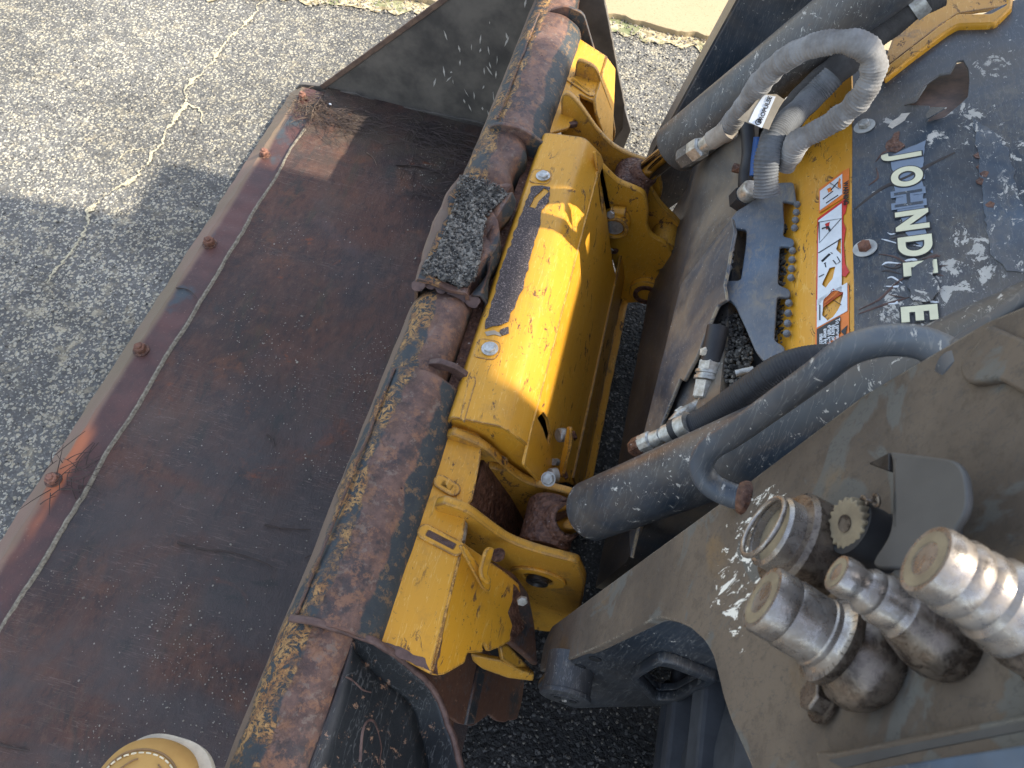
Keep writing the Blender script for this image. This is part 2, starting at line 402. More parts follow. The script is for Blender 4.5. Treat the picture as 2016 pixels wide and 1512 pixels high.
def mat_fit(name, a, b, met):
    g = G(name); n = g.noise(60, 6, .72); m_ = g.noise(110, 5, .75, vec=g.pos(off=(3, 3, 1)), dist=.6)
    c = g.mix(g.sm(n, .36, .64), b, a); k = g.sm(m_, .44, .60)
    c = g.mix(g.mul(k, .5), c, (.23, .19, .145))
    return g.out(c, g.fmix(k, .26, .42), g.fmix(k, met, .5), g.m('ADD', n, m_), .35, .0009, spec=.5)
M['fit'] = mat_fit("grimy_coupler_steel", (.38, .345, .31), (.26, .22, .185), .75)
M['fitbody'] = mat_fit('oily_fitting_steel', (.20, .155, .12), (.06, .045, .035), .6)
M['fitcap'] = mat_simple("dusty_fitting_face", (.27, .215, .13), .8, .0, scale=60, c2=(.17, .13, .08))
M['tyre'] = mat_simple("dusty_tyre_rubber", (.050, .053, .058), .75, 0, scale=14, c2=(.020, .022, .025), bump=.4)
M['mud'] = mat_simple("dried_mud_line", (.20, .165, .11), .95, 0, scale=90)
M['white'] = mat_simple("decal_white", (.72, .75, .76), .45, 0, var=.15, scale=40, bump=.05)
M['red'] = mat_simple("decal_red", (.62, .03, .02), .45, 0, var=.2)
M['orange'] = mat_simple("decal_orange", (.80, .20, .015), .45, 0, var=.15)
M['ink'] = mat_simple("decal_black", (.015, .015, .016), .45, 0)
M['cream'] = mat_simple("cream_lettering_film", (.78, .74, .50), .5, 0, var=.1, scale=50, bump=.1)
M['outline'] = mat_simple("dark_lettering_film", (.035, .035, .035), .5, 0)
M['ghost'] = mat_simple("bare_blue_grey_film", (.20, .25, .32), .5, 0, var=.15)
M['leather'] = mat_simple("tan_nubuck_leather", (.47, .285, .09), .92, 0, scale=14, c2=(.36, .20, .06), bump=.35, spec=.3)
M['sole'] = mat_simple("pale_boot_welt", (.55, .49, .38), .7, 0, scale=40)
M['stitch'] = mat_simple("cream_thread", (.75, .66, .45), .8, 0)
M['denim'] = mat_simple("blue_denim", (.07, .10, .17), .9, 0)
M['straw'] = mat_simple("dead_pine_needle", (.17, .115, .075), .8, 0, scale=30, c2=(.055, .036, .026))
M['needle'] = mat_simple("dark_pine_twig", (.055, .036, .028), .8, 0, scale=30)
M['grit'] = mat_simple("pale_grit", (.38, .34, .27), .9, 0, scale=8, c2=(.16, .13, .10))
M['weld'] = mat_simple("dusty_weld_bead", (.27, .23, .165), .85, 0, scale=160, c2=(.11, .09, .065), bump=.8)
M['tag'] = mat_simple("white_tag_card", (.72, .73, .74), .6, 0, var=.1)
M['kraft'] = mat_simple("brown_tag_card", (.38, .31, .22), .85, 0, scale=30)
M['skin'] = mat_simple("cab_glass_frame", (.03, .03, .032), .4, 0)
M['blue'] = mat_simple("blue_hose_cover", (.02, .09, .30), .5, 0)
def rockmat(name, lo, hi):
    g = G(name); oi = g.n("ShaderNodeObjectInfo"); n = g.noise(45, 4, .8)
    c1 = g.rnd(g.vor(260, out='Color'))
    big = g.noise(16, 4, .65)
    c = g.mix(g.sm(g.m('ADD', g.m('ADD', g.m('MULTIPLY', n, .35), g.m('MULTIPLY', c1, .28)), g.m('MULTIPLY', big, .5)), .42, .78), lo, hi)
    return g.out(c, .9, 0, g.noise(500, 3), .5, .0008, spec=.3)
M['crumb'] = rockmat("asphalt_crumb", (.045, .043, .040), (.27, .245, .205))
M['gravelin'] = rockmat("dark_trapped_gravel", (.016, .015, .014), (.17, .155, .13))

# ------------------------------------------------------------ object helpers
WL = {}
def tag(o, label=None, cat=None, group=None, kind=None):
    if label: o['label'] = label
    if cat: o['category'] = cat
    if group: o['group'] = group
    if kind: o['kind'] = kind
    return o
def thing(name, label, cat, loc, group=None):
    o = bpy.data.objects.new(name, None); o.empty_display_size = .05
    o.location = loc; col.objects.link(o); WL[o.name] = Vector(loc)
    return tag(o, label, cat, group)
def link(name, me, mat, parent=None, label=None, bevel=0, segs=2, smooth=False, angle=35):
    if len(me.vertices):
        c = Vector((0, 0, 0))
        for v in me.vertices: c += v.co
        c /= len(me.vertices)
    else: c = Vector()
    me.transform(Matrix.Translation(-c))
    me.name = name
    if mat is not None:
        me.materials.clear(); me.materials.append(mat)
    if smooth:
        me.polygons.foreach_set("use_smooth", [True] * len(me.polygons))
        me.set_sharp_from_angle(angle=R(angle))
    o = bpy.data.objects.new(name, me); col.objects.link(o)
    WL[o.name] = c
    if parent: o.parent = parent; o.location = c - WL[parent.name]
    else: o.location = c
    if bevel:
        b = o.modifiers.new("bevel", 'BEVEL'); b.width = bevel; b.segments = segs; b.limit_method = 'ANGLE'; b.angle_limit = R(30)
        b.harden_normals = False
    if label: o['label'] = label
    me.update()
    return o
def mk(verts, faces):
    me = bpy.data.meshes.new("m"); me.from_pydata([tuple(v) for v in verts], [], faces); me.validate(); me.update()
    bm = bmesh.new(); bm.from_mesh(me); bmesh.ops.recalc_face_normals(bm, faces=bm.faces); bm.to_mesh(me); bm.free()
    return me
def rnd(pts, r, k=4):
    """round the corners of a closed outline (Vectors or tuples)"""
    pts = [Vector(p) for p in pts]; out = []; n = len(pts)
    for i in range(n):
        rr = r[i] if isinstance(r, (list, tuple)) else r
        a, b, c = pts[i - 1], pts[i], pts[(i + 1) % n]
        if rr <= 0: out.append(b); continue
        d1 = min(rr, (a - b).length * .48); d2 = min(rr, (c - b).length * .48)
        p = b + (a - b).normalized() * d1; q = b + (c - b).normalized() * d2
        for j in range(k + 1):
            t = j / k; out.append(p * (1 - t) ** 2 + b * 2 * t * (1 - t) + q * t * t)
    return out
def jag(pts, amp, step=.006, seed=0):
    """subdivide a closed outline and roughen it"""
    out = []; n = len(pts)
    for i in range(n):
        a, b = Vector(pts[i]), Vector(pts[(i + 1) % n]); k = max(1, int((b - a).length / step))
        for j in range(k):
            p = a.lerp(b, j / k)
            out.append(p + noise.noise_vector(p * 90 + Vector((seed, 0, 0))) * amp)
    return out
def plate_mesh(outline, n, t, holes=(), bev=.0008):
    n = Vector(n).normalized(); o = Vector(outline[0])
    dn = sorted((Vector(q) - o).dot(n) for q in outline)[len(outline) // 2]
    if abs(dn) < .006: o = o + n * dn
    u = (Vector(outline[1]) - o); u = (u - n * u.dot(n)).normalized(); v = n.cross(u)
    cu = bpy.data.curves.new("c", 'CURVE'); cu.dimensions = '2D'; cu.fill_mode = 'BOTH'
    cu.extrude = max(t / 2 - bev, .00005); cu.bevel_depth = bev; cu.bevel_resolution = 1; cu.offset = -bev
    for ring in [outline] + list(holes):
        sp = cu.splines.new('POLY'); sp.points.add(len(ring) - 1); sp.use_cyclic_u = True
        for p, q in zip(sp.points, ring):
            d = Vector(q) - o; p.co = (d.dot(u), d.dot(v), 0, 1)
    ob = bpy.data.objects.new("tmp", cu); col.objects.link(ob)
    dg = bpy.context.evaluated_depsgraph_get()
    me = bpy.data.meshes.new_from_object(ob.evaluated_get(dg))
    def ar(r):
        q = [((Vector(k) - o).dot(u), (Vector(k) - o).dot(v)) for k in r]
        return abs(sum(q[i - 1][0] * q[i][1] - q[i][0] * q[i - 1][1] for i in range(len(q)))) / 2
    want = 2 * (ar(outline) - sum(ar(h) for h in holes)); got = sum(f.area for f in me.polygons if abs(f.normal.z) > .95)
    if holes and abs(got - want) > .15 * want: print('FILL', got, want)
    bpy.data.objects.remove(ob); bpy.data.curves.remove(cu)
    m = Matrix(((u.x, v.x, n.x, o.x), (u.y, v.y, n.y, o.y), (u.z, v.z, n.z, o.z), (0, 0, 0, 1)))
    me.transform(m @ Matrix.Translation((0, 0, -t / 2)))
    bm = bmesh.new(); bm.from_mesh(me); bmesh.ops.remove_doubles(bm, verts=bm.verts, dist=1e-6); bm.to_mesh(me); bm.free()
    return me
def plate(name, outline, n, t, mat, parent=None, holes=(), bev=.0008, label=None):
    return link(name, plate_mesh(outline, n, t, holes, bev), mat, parent, label)
def yplate(name, xz, y, t, mat, parent=None, holes=(), bev=.0008, r=0, label=None):
    """plate standing across the machine: outline in x,z; its camera-side face at y"""
    o = [Vector((a, y, b)) for a, b in xz]
    if r: o = rnd(o, r)
    return plate(name, o, (0, -1, 0), t, mat, parent, [[Vector((a, y, b)) for a, b in h] for h in holes], bev, label)
def circ(cx, cz, r, n=28, sx=1, sz=1): return [(cx + r * sx * math.cos(2 * math.pi * i / n), cz + r * sz * math.sin(2 * math.pi * i / n)) for i in range(n)]
def loft(name, rings, mat, parent=None, caps=True, closed=True, bevel=0, smooth=True, angle=40, label=None):
    m = len(rings[0]); vs = [p for r in rings for p in r]; fs = []
    for i in range(len(rings) - 1):
        for j in range(m if closed else m - 1):
            a = i * m + j; b = i * m + (j + 1) % m
            fs.append((a, b, b + m, a + m))
    if caps and closed:
        fs.append(tuple(range(m))[::-1]); fs.append(tuple(range((len(rings) - 1) * m, len(rings) * m)))
    return link(name, mk(vs, fs), mat, parent, label, bevel=bevel, smooth=smooth, angle=angle)
def along_y(name, prof, y0, y1, mat, parent=None, n=40, wob=.0, fr=8, bevel=0, disp=None, smooth=True, angle=30, label=None):
    rings = []
    for i in range(n + 1):
        y = y0 + (y1 - y0) * i / n; ring = []
        for (a, b) in prof:
            p = Vector((a, y, b))
            if wob: p += noise.noise_vector(p * fr) * wob
            if disp: p = disp(p)
            ring.append(p)
        rings.append(ring)
    return loft(name, rings, mat, parent, bevel=bevel, smooth=smooth, angle=angle, label=label)
def sheet(pts, t):
    """closed x,z profile of a folded sheet of thickness t lying under the given top line"""
    P = [Vector(p) for p in pts]; low = []
    for i, p in enumerate(P):
        d = (P[min(i + 1, len(P) - 1)] - P[max(i - 1, 0)]).normalized()
        low.append(p + Vector((-d.y, d.x)) * -t)
    return [tuple(p) for p in P] + [tuple(p) for p in reversed(low)]
def arc2(pts, r, k=4):
    P = [Vector(p) for p in pts]; out = [P[0]]
    for i in range(1, len(P) - 1):
        a, b, c = P[i - 1], P[i], P[i + 1]
        d1 = min(r, (a - b).length * .45); d2 = min(r, (c - b).length * .45)
        p = b + (a - b).normalized() * d1; q = b + (c - b).normalized() * d2
        for j in range(k + 1):
            t = j / k; out.append(p * (1 - t) ** 2 + b * 2 * t * (1 - t) + q * t * t)
    out.append(P[-1]); return [tuple(p) for p in out]
def cat(pts, k=8):
    P = [Vector(p) for p in pts]; P = [P[0] * 2 - P[1]] + P + [P[-1] * 2 - P[-2]]; out = []
    for i in range(1, len(P) - 2):
        for j in range(k):
            t = j / k; a, b, c, d = P[i - 1], P[i], P[i + 1], P[i + 2]
            out.append(.5 * ((2 * b) + (c - a) * t + (2 * a - 5 * b + 4 * c - d) * t * t + (3 * b - a - 3 * c + d) * t ** 3))
    out.append(P[-2]); return out
def sweep_mesh(path, rad, seg=16, flat=1.0, caps=True):
    n = len(path); rings = []; up = None
    for i, p in enumerate(path):
        t = (path[min(i + 1, n - 1)] - path[max(i - 1, 0)]).normalized()
        if up is None:
            up = Vector((0, 0, 1)) if abs(t.z) < .9 else Vector((1, 0, 0))
        up = (up - t * up.dot(t)).normalized(); s = t.cross(up)
        r = rad(i, i / (n - 1)) if callable(rad) else rad
        rings.append([p + (s * math.cos(a) + up * math.sin(a) * flat) * r for a in [2 * math.pi * k / seg for k in range(seg)]])
    vs = [q for r in rings for q in r]; fs = []
    for i in range(n - 1):
        for j in range(seg):
            a = i * seg + j; b = i * seg + (j + 1) % seg; fs.append((a, b, b + seg, a + seg))
    if caps: fs.append(tuple(range(seg))[::-1]); fs.append(tuple(range((n - 1) * seg, n * seg)))
    return mk(vs, fs)
def sweep(name, path, rad, mat, parent=None, seg=16, flat=1.0, label=None):
    return link(name, sweep_mesh(path, rad, seg, flat), mat, parent, label, smooth=True, angle=50)
def lathe_mesh(prof, o, ax, seg=32, knurl=None, hexd=False):
    """prof: (radius, height) pairs up the axis"""
    o = Vector(o); ax = Vector(ax).normalized(); u = ax.orthogonal().normalized(); v = ax.cross(u); vs = []; fs = []
    for (r, h) in prof:
        for k in range(seg):
            a = 2 * math.pi * k / seg; q = r
            if knurl and knurl(h): q = r + (.0006 if k % 2 else 0)
            vs.append(o + ax * h + (u * math.cos(a) + v * math.sin(a)) * q)
    m = len(prof)
    for i in range(m - 1):
        for k in range(seg):
            a = i * seg + k; b = i * seg + (k + 1) % seg; fs.append((a, b, b + seg, a + seg))
    fs.append(tuple(range(seg))[::-1]); fs.append(tuple(range((m - 1) * seg, m * seg)))
    return mk(vs, fs)
def lathe(name, prof, o, ax, mat, parent=None, seg=32, knurl=None, smooth=True, angle=35, bevel=0, label=None):
    return link(name, lathe_mesh(prof, o, ax, seg, knurl), mat, parent, label, smooth=smooth, angle=angle, bevel=bevel)
def hexbolt(name, p, ax, r, mat, parent, washer=1.25, h=.6, label=None, wmat=None):
    """hexagon head with a washer as its own piece"""
    ax = Vector(ax).normalized()
    hd = lathe(name, [(r, .12 * r), (r, r * h), (r * .84, r * (h + .12))], p, ax, mat, parent, seg=6, smooth=False, bevel=r * .05, label=label)
    if washer: lathe('washer', [(r * washer, 0), (r * washer, .16 * r)], p, ax, wmat or mat, hd, seg=24)
    return hd
def join(meshes):
    bm = bmesh.new()
    for me in meshes: bm.from_mesh(me); bpy.data.meshes.remove(me)
    me = bpy.data.meshes.new("j"); bm.to_mesh(me); bm.free(); return me
def box_mesh(c, s, rot=None):
    bm = bmesh.new(); bmesh.ops.create_cube(bm, size=1.0)
    m = Matrix.Translation(c) @ (rot.to_4x4() if rot else Matrix.Identity(4)) @ Matrix.Diagonal((*s, 1))
    bm.transform(m); me = bpy.data.meshes.new("b"); bm.to_mesh(me); bm.free(); return me
def text_mesh(s, size, o, right, up, depth=.0004, off=0.0, align='CENTER'):
    cu = bpy.data.curves.new("t", 'FONT'); cu.body = s; cu.size = size; cu.extrude = depth / 2; cu.offset = off
    cu.align_x = align; cu.align_y = 'CENTER'
    ob = bpy.data.objects.new("tmp", cu); col.objects.link(ob)
    dg = bpy.context.evaluated_depsgraph_get(); me = bpy.data.meshes.new_from_object(ob.evaluated_get(dg))
    bpy.data.objects.remove(ob); bpy.data.curves.remove(cu)
    r = Vector(right).normalized(); n = r.cross(Vector(up)).normalized(); u = n.cross(r); o = Vector(o)
    me.transform(Matrix(((r.x, u.x, n.x, o.x), (r.y, u.y, n.y, o.y), (r.z, u.z, n.z, o.z), (0, 0, 0, 1))))
    return me
def rocks(points, sizes, n=(0, 0, 1)):
    """many small angular stones in one mesh"""
    bm0 = bmesh.new(); bmesh.ops.create_icosphere(bm0, subdivisions=1, radius=1)
    base = [v.co.copy() for v in bm0.verts]; fcs = [tuple(v.index for v in f.verts) for f in bm0.faces]; bm0.free()
    vs = []; fs = []
    for p, s in zip(points, sizes):
        q = Matrix.Rotation(random.random() * 6.3, 3, Vector((random.gauss(0, 1), random.gauss(0, 1), random.gauss(0, 1))).normalized())
        sc = Vector((random.uniform(.7, 1.3), random.uniform(.6, 1.1), random.uniform(.5, .9))); b = len(vs)
        for v in base:
            vv = Vector((v.x * sc.x, v.y * sc.y, v.z * sc.z)) * random.uniform(.88, 1.1)
            vs.append(Vector(p) + q @ vv * s)
        fs += [tuple(i + b for i in f) for f in fcs]
    me = bpy.data.meshes.new("r"); me.from_pydata([tuple(v) for v in vs], [], fs); me.update(); return me
def strands(list_of_paths, rad):
    vs = []; fs = []
    for path in list_of_paths:
        b = len(vs); n = len(path)
        for i, p in enumerate(path):
            t = (path[min(i + 1, n - 1)] - path[max(i - 1, 0)]).normalized(); s = t.cross(Vector((0, 0, 1)))
            s = s.normalized() if s.length > .01 else Vector((1, 0, 0)); q = s.cross(t); r = rad * (1 - .5 * i / n)
            vs += [p + s * r, p - s * r * .5 + q * r * .87, p - s * r * .5 - q * r * .87]
        for i in range(n - 1):
            for j in range(3):
                a = b + i * 3 + j; c = b + i * 3 + (j + 1) % 3; fs.append((a, c, c + 3, a + 3))
    return mk(vs, fs)
M['charpanel2'] = M['char']
M['grip'] = mat_grip()
M['rustplate'] = mat_simple("bare_rusty_plate", (.17, .10, .07), .6, .2, scale=35, c2=(.075, .05, .04), bump=.5)
M['dkscratch'] = mat_simple("dark_scratch", (.06, .05, .045), .7, 0)
M['sandpaint'] = mat_simple("exposed_pale_undercoat", (.62, .56, .47), .8, 0, scale=80, c2=(.42, .38, .32))
M['primer'] = mat_charcoal('pale_blue_grey_primer', 1.3, .35, 1.75, up=.6)  # chipped panel paint lightened to stand for direct sun
M['flank'] = mat_charcoal("dusty_guard_flank_paint", .2, 1.0, 1.2)
M['flank2'] = mat_charcoal("scuffed_black_rail_paint", .7, .35, .8)
M['crossp'] = mat_charcoal("dusty_cross_plate_paint", .15, .9, .9)
M['toothm'] = mat_simple("bead_of_pale_sealant", (.20, .21, .22), .9, 0, scale=100)
M['palestone'] = mat_simple("cream_stone", (.70, .62, .48), .85, 0)
M['sleevecap'] = mat_fabric("taped_sleeve_end", (.42, .38, .32), (.26, .22, .18))
M['sleevem'] = mat_fabric("mid_grey_woven_sleeve", (.17, .175, .18), (.09, .09, .09))
M['primerw'] = mat_simple("off_white_washer", (.50, .50, .46), .7, 0, scale=60)

M['handle'] = mat_charcoal("blue_grey_handle_paint", .8, .30, 1.35)
M['guardtab'] = mat_simple('dark_grey_tab_paint', (.085, .082, .076), .6, 0, scale=9, c2=(.055, .053, .050))
M['greyback'] = mat_simple('grey_scratched_back_steel', (.15, .14, .125), .55, 0, scale=12, c2=(.085, .075, .068))
M['rimtan'] = mat_simple("tan_rusty_rim", (.20, .12, .075), .7, 0, scale=40, c2=(.10, .062, .045))

M['dkpin'] = mat_simple("dark_greasy_pin", (.05, .045, .04), .4, .4, scale=80, c2=(.018, .016, .015), bump=.6)
M['welt2'] = mat_simple("dark_leather_crease", (.24, .14, .06), .8, 0)
# ============================================================ GROUND
def struct(o): o['kind'] = 'structure'; return o
def sheet_z(name, pts, z, mat, n=1):
    me = bpy.data.meshes.new(name); me.from_pydata([(p[0], p[1], z) for p in pts], [], [tuple(range(len(pts)))]); me.update()
    return link(name, me, mat)
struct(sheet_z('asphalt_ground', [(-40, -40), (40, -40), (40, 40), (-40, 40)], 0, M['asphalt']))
# raised walkway with a ragged near edge
edge = []
base = [(-40, 1.9), (-1.6, 2.02), (-1.0, 2.16), (-.64, 2.215), (-.3, 2.30), (-.1, 2.36), (.02, 2.352), (.11, 2.34), (.22, 2.36), (.33, 2.345), (.6, 2.36), (40, 3.0)]
for (a, b), (c, d) in zip(base[:-1], base[1:]):
    k = 1 if abs(c - a) > 5 else max(1, int(abs(c - a) / .012))
    for i in range(k):
        t = i / k; p = Vector((a + (c - a) * t, b + (d - b) * t, 0))
        edge.append((p.x, p.y + noise.noise(p * 22) * .018 + noise.noise(p * 70) * .006))
edge.append((40, 3.0))
top = [Vector((a, b, .022)) for a, b in edge]
struct(plate('sidewalk', top + [Vector((40, 60, .022)), Vector((-40, 60, .022))], (0, 0, 1), .05, M['sidewalk'], bev=.002))
# dry soil and moss gathered in the joint
js = [(a, b + .006) for a, b in edge if -2.5 < a < 1.5]
low = []
for a, b in reversed(js):
    p = Vector((a, 0, 3)); low.append((a, b - .075 - .055 * noise.noise(p * 5) - .03 * noise.noise(p * 26)))
dirt = sheet_z('dirt_strip', js + low, .004, M['dirt']); struct(dirt)
pts = []; sz = []
for _ in range(1500):
    i = random.randrange(len(js)); a, b = js[i]; pts.append((a + random.uniform(-.01, .01), b - random.random() ** 1.5 * .09, .006)); sz.append(random.uniform(.0015, .005))
tag(link('joint_crumbs', rocks(pts, sz), M['grit']), kind='stuff')
# sand lying in the crack that wanders over the lot
def crack(px, wid, name, seed):
    P = [AZ(a, b, 0) for a, b in px]; path = cat(P, 30); vs = []; n = len(path)
    for i, p in enumerate(path):
        t = (path[min(i + 1, n - 1)] - path[max(i - 1, 0)]).normalized(); s = Vector((-t.y, t.x, 0))
        wv = wid * (.45 + .9 * abs(noise.noise(p * 30 + Vector((seed, 0, 0)))) + .5 * noise.noise(p * 90)) * min(1, (n - 1 - i) / 8 + .1)
        j = noise.noise(p * 26 + Vector((0, seed, 0))) * .010 + noise.noise(p * 110) * .006
        wv *= max(.08, .6 + 1.2 * noise.noise(p * 17 + Vector((4, 0, seed))))
        vs += [p + s * (j + wv) + Vector((0, 0, .004)), p + s * j + Vector((0, 0, .0045)), p + s * (j - wv) + Vector((0, 0, .004))]
    fs = []
    for i in range(n - 1):
        a = i * 3; fs += [(a, a + 1, a + 4, a + 3), (a + 1, a + 2, a + 5, a + 4)]
    struct(link(name, mk(vs, fs), M['sand']))
crack([(530, -20), (500, 30), (445, 85), (405, 140), (368, 172), (366, 205), (335, 250), (310, 290), (270, 345), (215, 382), (178, 415), (160, 470), (90, 560)], .0075, 'sand_crack', 1)
crack([(366, 205), (392, 222), (402, 245)], .004, 'sand_crack', 5)
crack([(310, 290), (255, 300), (230, 315)], .004, 'sand_crack', 9)
pts = []; sz = []
for _ in range(900):
    a = random.uniform(-1.6, -.92); b = random.uniform(.3, 1.6); pts.append((a, b, .001)); sz.append(random.uniform(.0015, .004))
for _ in range(2600):
    a = random.uniform(-.12, .32); b = random.uniform(.1, 1.5); pts.append((a, b, .001)); sz.append(random.uniform(.001, .0035))
for _ in range(1500):
    a = random.uniform(-.3, .5); b = random.uniform(1.6, 2.3); pts.append((a, b, .001)); sz.append(random.uniform(.0015, .0045))
tag(link('loose_gravel', rocks(pts, sz), M['crumb']), kind='stuff')

# ============================================================ BUCKET
YN, YF = -.06, 1.65
bk = thing('loader_bucket', 'wide rusty steel bucket lying flat on the asphalt with a dented top tube', 'bucket', (-.45, .8, 0))
def dimple(p):
    p.z += noise.noise(p * 2.4) * .004 + noise.noise(p * 7) * .0018
    return p
along_y('floor_plate', [(-.785, .062), (-.785, .050), (-.05, .028), (.0, .034), (.0, .044), (-.12, .046)], YN, YF, M['floor'], bk, n=50, disp=dimple)
along_y('cutting_edge', [(-.892, .026), (-.855, .052), (-.775, .052), (-.775, .030), (-.885, .020)], YN, YF - .01, M['cut'], bk, n=260, wob=.0026, fr=30)
def beadp(p):
    q = p.copy(); q.x += noise.noise(Vector((3, q.y * 9, 0))) * .005 + noise.noise(Vector((9, q.y * 60, 0))) * .0014
    q.z += noise.noise(q * 120) * .0012; return q
along_y('weld_bead', [(-.786, .050), (-.784, .0640), (-.780, .0648), (-.776, .062), (-.774, .050)], YN, 1.47, M['weld'], bk, n=220, disp=beadp)
# far side plate
EP = [(-.885, .030), (-.868, .050), (-.80, .062), (-.47, .378), (-.27, .565), (-.17, .60), (-.115, .53), (-.098, .462), (.026, .153), (.019, .086), (-.03, .03), (-.6, .024)]
yplate('side_plate', jag([Vector((a, YF, b)) for a, b in EP], .0012, .012)and [(v.x, v.z) for v in jag([Vector((a, YF, b)) for a, b in EP], .0016, .012)], YF, .012, M['endplate'], bk, bev=.0015)
yplate('edge_liner', [(.002, .215), (.034, .153), (.027, .086), (.0, .05), (-.02, .05), (.012, .15)], YF - .012, .012, M['greyback'], bk, bev=.0015)
# weathered strip welded on the slanting rim
rim = []
a, b = Vector((-.805, YF, .060)), Vector((-.27, YF, .570))
d = (b - a).normalized(); nn = Vector((-d.z, 0, d.x))
rim = jag([a + nn * .004, b + nn * .004, b - nn * .009, a - nn * .009], .0012, .01, 4)
plate('rim_strip', [p - Vector((0, .003, 0)) for p in rim], (0, -1, 0), .006, M['rimtan'], bk, bev=.001)
# corner crack repair piece between plate and floor
cp = [AY(q[0], q[1], 1.645) for q in [(590, 186), (650, 178), (700, 184), (745, 200), (760, 205), (850, 222), (955, 243), (955, 252), (900, 258), (760, 236), (660, 222), (600, 200)]]
plate('corner_weld_patch', jag(cp, .002, .01, 3), (0, -1, 0), .008, M['endplate'], bk, bev=.001)
for _ in range(46):
    c_ = Vector((random.gauss(-.30, .09), YF - .0007, random.gauss(.20, .07)))
    if c_.z < .07 or c_.z > (c_.x + .80) * .97: continue
    d_ = Vector((random.gauss(0, .4), 0, 1)).normalized() * random.uniform(.003, .016); e_ = Vector((random.uniform(.0008, .003), 0, 0))
    plate('pale_scuff', jag([c_ - d_, c_ - e_, c_ + d_, c_ + e_], .0012, .003, _), (0, -1, 0), .0006, M['sandpaint'], bk, bev=.0001)
# top tube
pipe = rnd([(-.247, .36), (-.247, .462), (-.222, .496), (-.172, .499), (-.152, .480), (-.150, .36)], [.01, .022, .02, .02, .012, .01])
pipe = [tuple(p) for p in pipe]
def dent(p):
    q = p.copy()
    k = max(0, 1 - abs(q.y - .85) / .15)
    if q.z > .42: q.z -= .030 * min(1, k * 2.5)
    k2 = max(0, 1 - abs(q.y - 1.06) / .10)
    q.x += .010 * k2 * (1 if q.x > -.18 else 0) * math.sin(q.y * 60)
    q += noise.noise_vector(q * 9) * .0025 + noise.noise_vector(q * 30) * .0012
    return q
along_y('top_tube', pipe, YN, YF - .001, M['tube'], bk, n=160, disp=dent)
# folded wear covers over the tube
cov = arc2([(-.230, .462), (-.226, .494), (-.210, .506), (-.165, .507), (-.128, .478), (-.120, .45)], .016)
def covd(p):
    q = p.copy(); q += noise.noise_vector(q * 6) * .003 + noise.noise_vector(q * 24) * .0012; return q
along_y('tube_cover', sheet(cov, .007), .200, .565, M['tube'], bk, n=60, disp=covd)
cov2 = arc2([(-.226, .462), (-.220, .492), (-.208, .504), (-.165, .505), (-.126, .482), (-.118, .45)], .014)
along_y('tube_cover', sheet(cov2, .007), 1.112, 1.492, M['tube'], bk, n=60, disp=covd)
# seam beads on the near cover
for y0, y1, xx, zz in ((.205, .56, -.2225, .5005), (1.13, 1.48, -.215, .5015)):
    vs = [Vector((xx + noise.noise(Vector((1, y0 + (y1 - y0) * i / 60 * 30, 0))) * .0015, y0 + (y1 - y0) * i / 60, zz)) for i in range(61)]
    sweep('seam_bead', vs, lambda i, t: .0022 + .0012 * noise.noise(Vector((i * .7, 0, 0))), M['tube'], bk, seg=8)
# crushed, torn cover filled with broken asphalt
def torn(p):
    q = p.copy(); t = (q.y - .718) / (.962 - .718)
    lx = -.243 - .010 * math.sin(t * 3.1); rx = -.150 - .012 * math.sin(t * 9 + .6)
    s = (q.x + .243) / (.243 - .145)
    q.x = lx + (rx - lx) * max(0, min(1, s)) + (.006 if s > 1 else 0)
    mid = math.exp(-((s - .55) / .38) ** 2)
    q.z -= .012 * mid * (1 if .05 < t < .97 else .3)
    q.z += .006 * math.exp(-((s - .02) / .12) ** 2) + .004 * math.sin(t * 17 + s * 3) * (1 - mid)
    q += noise.noise_vector(q * 34) * .004
    return q
tp = arc2([(-.243, .445), (-.243, .500), (-.22, .512), (-.19, .506), (-.165, .507), (-.146, .508), (-.143, .46), (-.145, .43)], .008, 3)
along_y('torn_cover', sheet(tp, .006), .718, .962, M['tube'], bk, n=70, disp=torn)
# ragged lips at its near end
for i, (a, b) in enumerate([(822, 556), (845, 552), (868, 562), (888, 566), (908, 580), (930, 590)]):
    c = AZ(a, b, .508 - .002 * i)
    ring = [c + Vector((.011 * math.cos(t), .004 + .004 * math.sin(t), -.009 + .013 * math.sin(t))) for t in [k * .52 for k in range(12)]]
    plate('torn_lip', jag(ring, .003, .003, i), (0.1 * (i % 3 - 1), -.6, .8), .003, M['rustflat'], bk, bev=.0006)
# curled right-hand strip of the torn cover
cl = [AZ(a, b, z) for a, b, z in [(1008, 388, .50), (985, 425, .498), (966, 462, .49), (968, 500, .488), (962, 540, .49), (946, 590, .492)]]
vs = []; path = cat(cl, 6)
for i, p in enumerate(path):
    wv = .010 + .007 * math.sin(i * .45)
    vs += [p + Vector((-wv, 0, .006)), p + Vector((0, 0, .011)), p + Vector((wv * .8, 0, -.006)), p + Vector((wv * .5, 0, -.03))]
fs = []
for i in range(len(path) - 1):
    for j in range(3): a = i * 4 + j; fs.append((a, a + 1, a + 5, a + 4))
o = link('curled_strip', mk(vs, fs), M['tube'], bk, smooth=True, angle=60)
s_ = o.modifiers.new('t', 'SOLIDIFY'); s_.thickness = .004
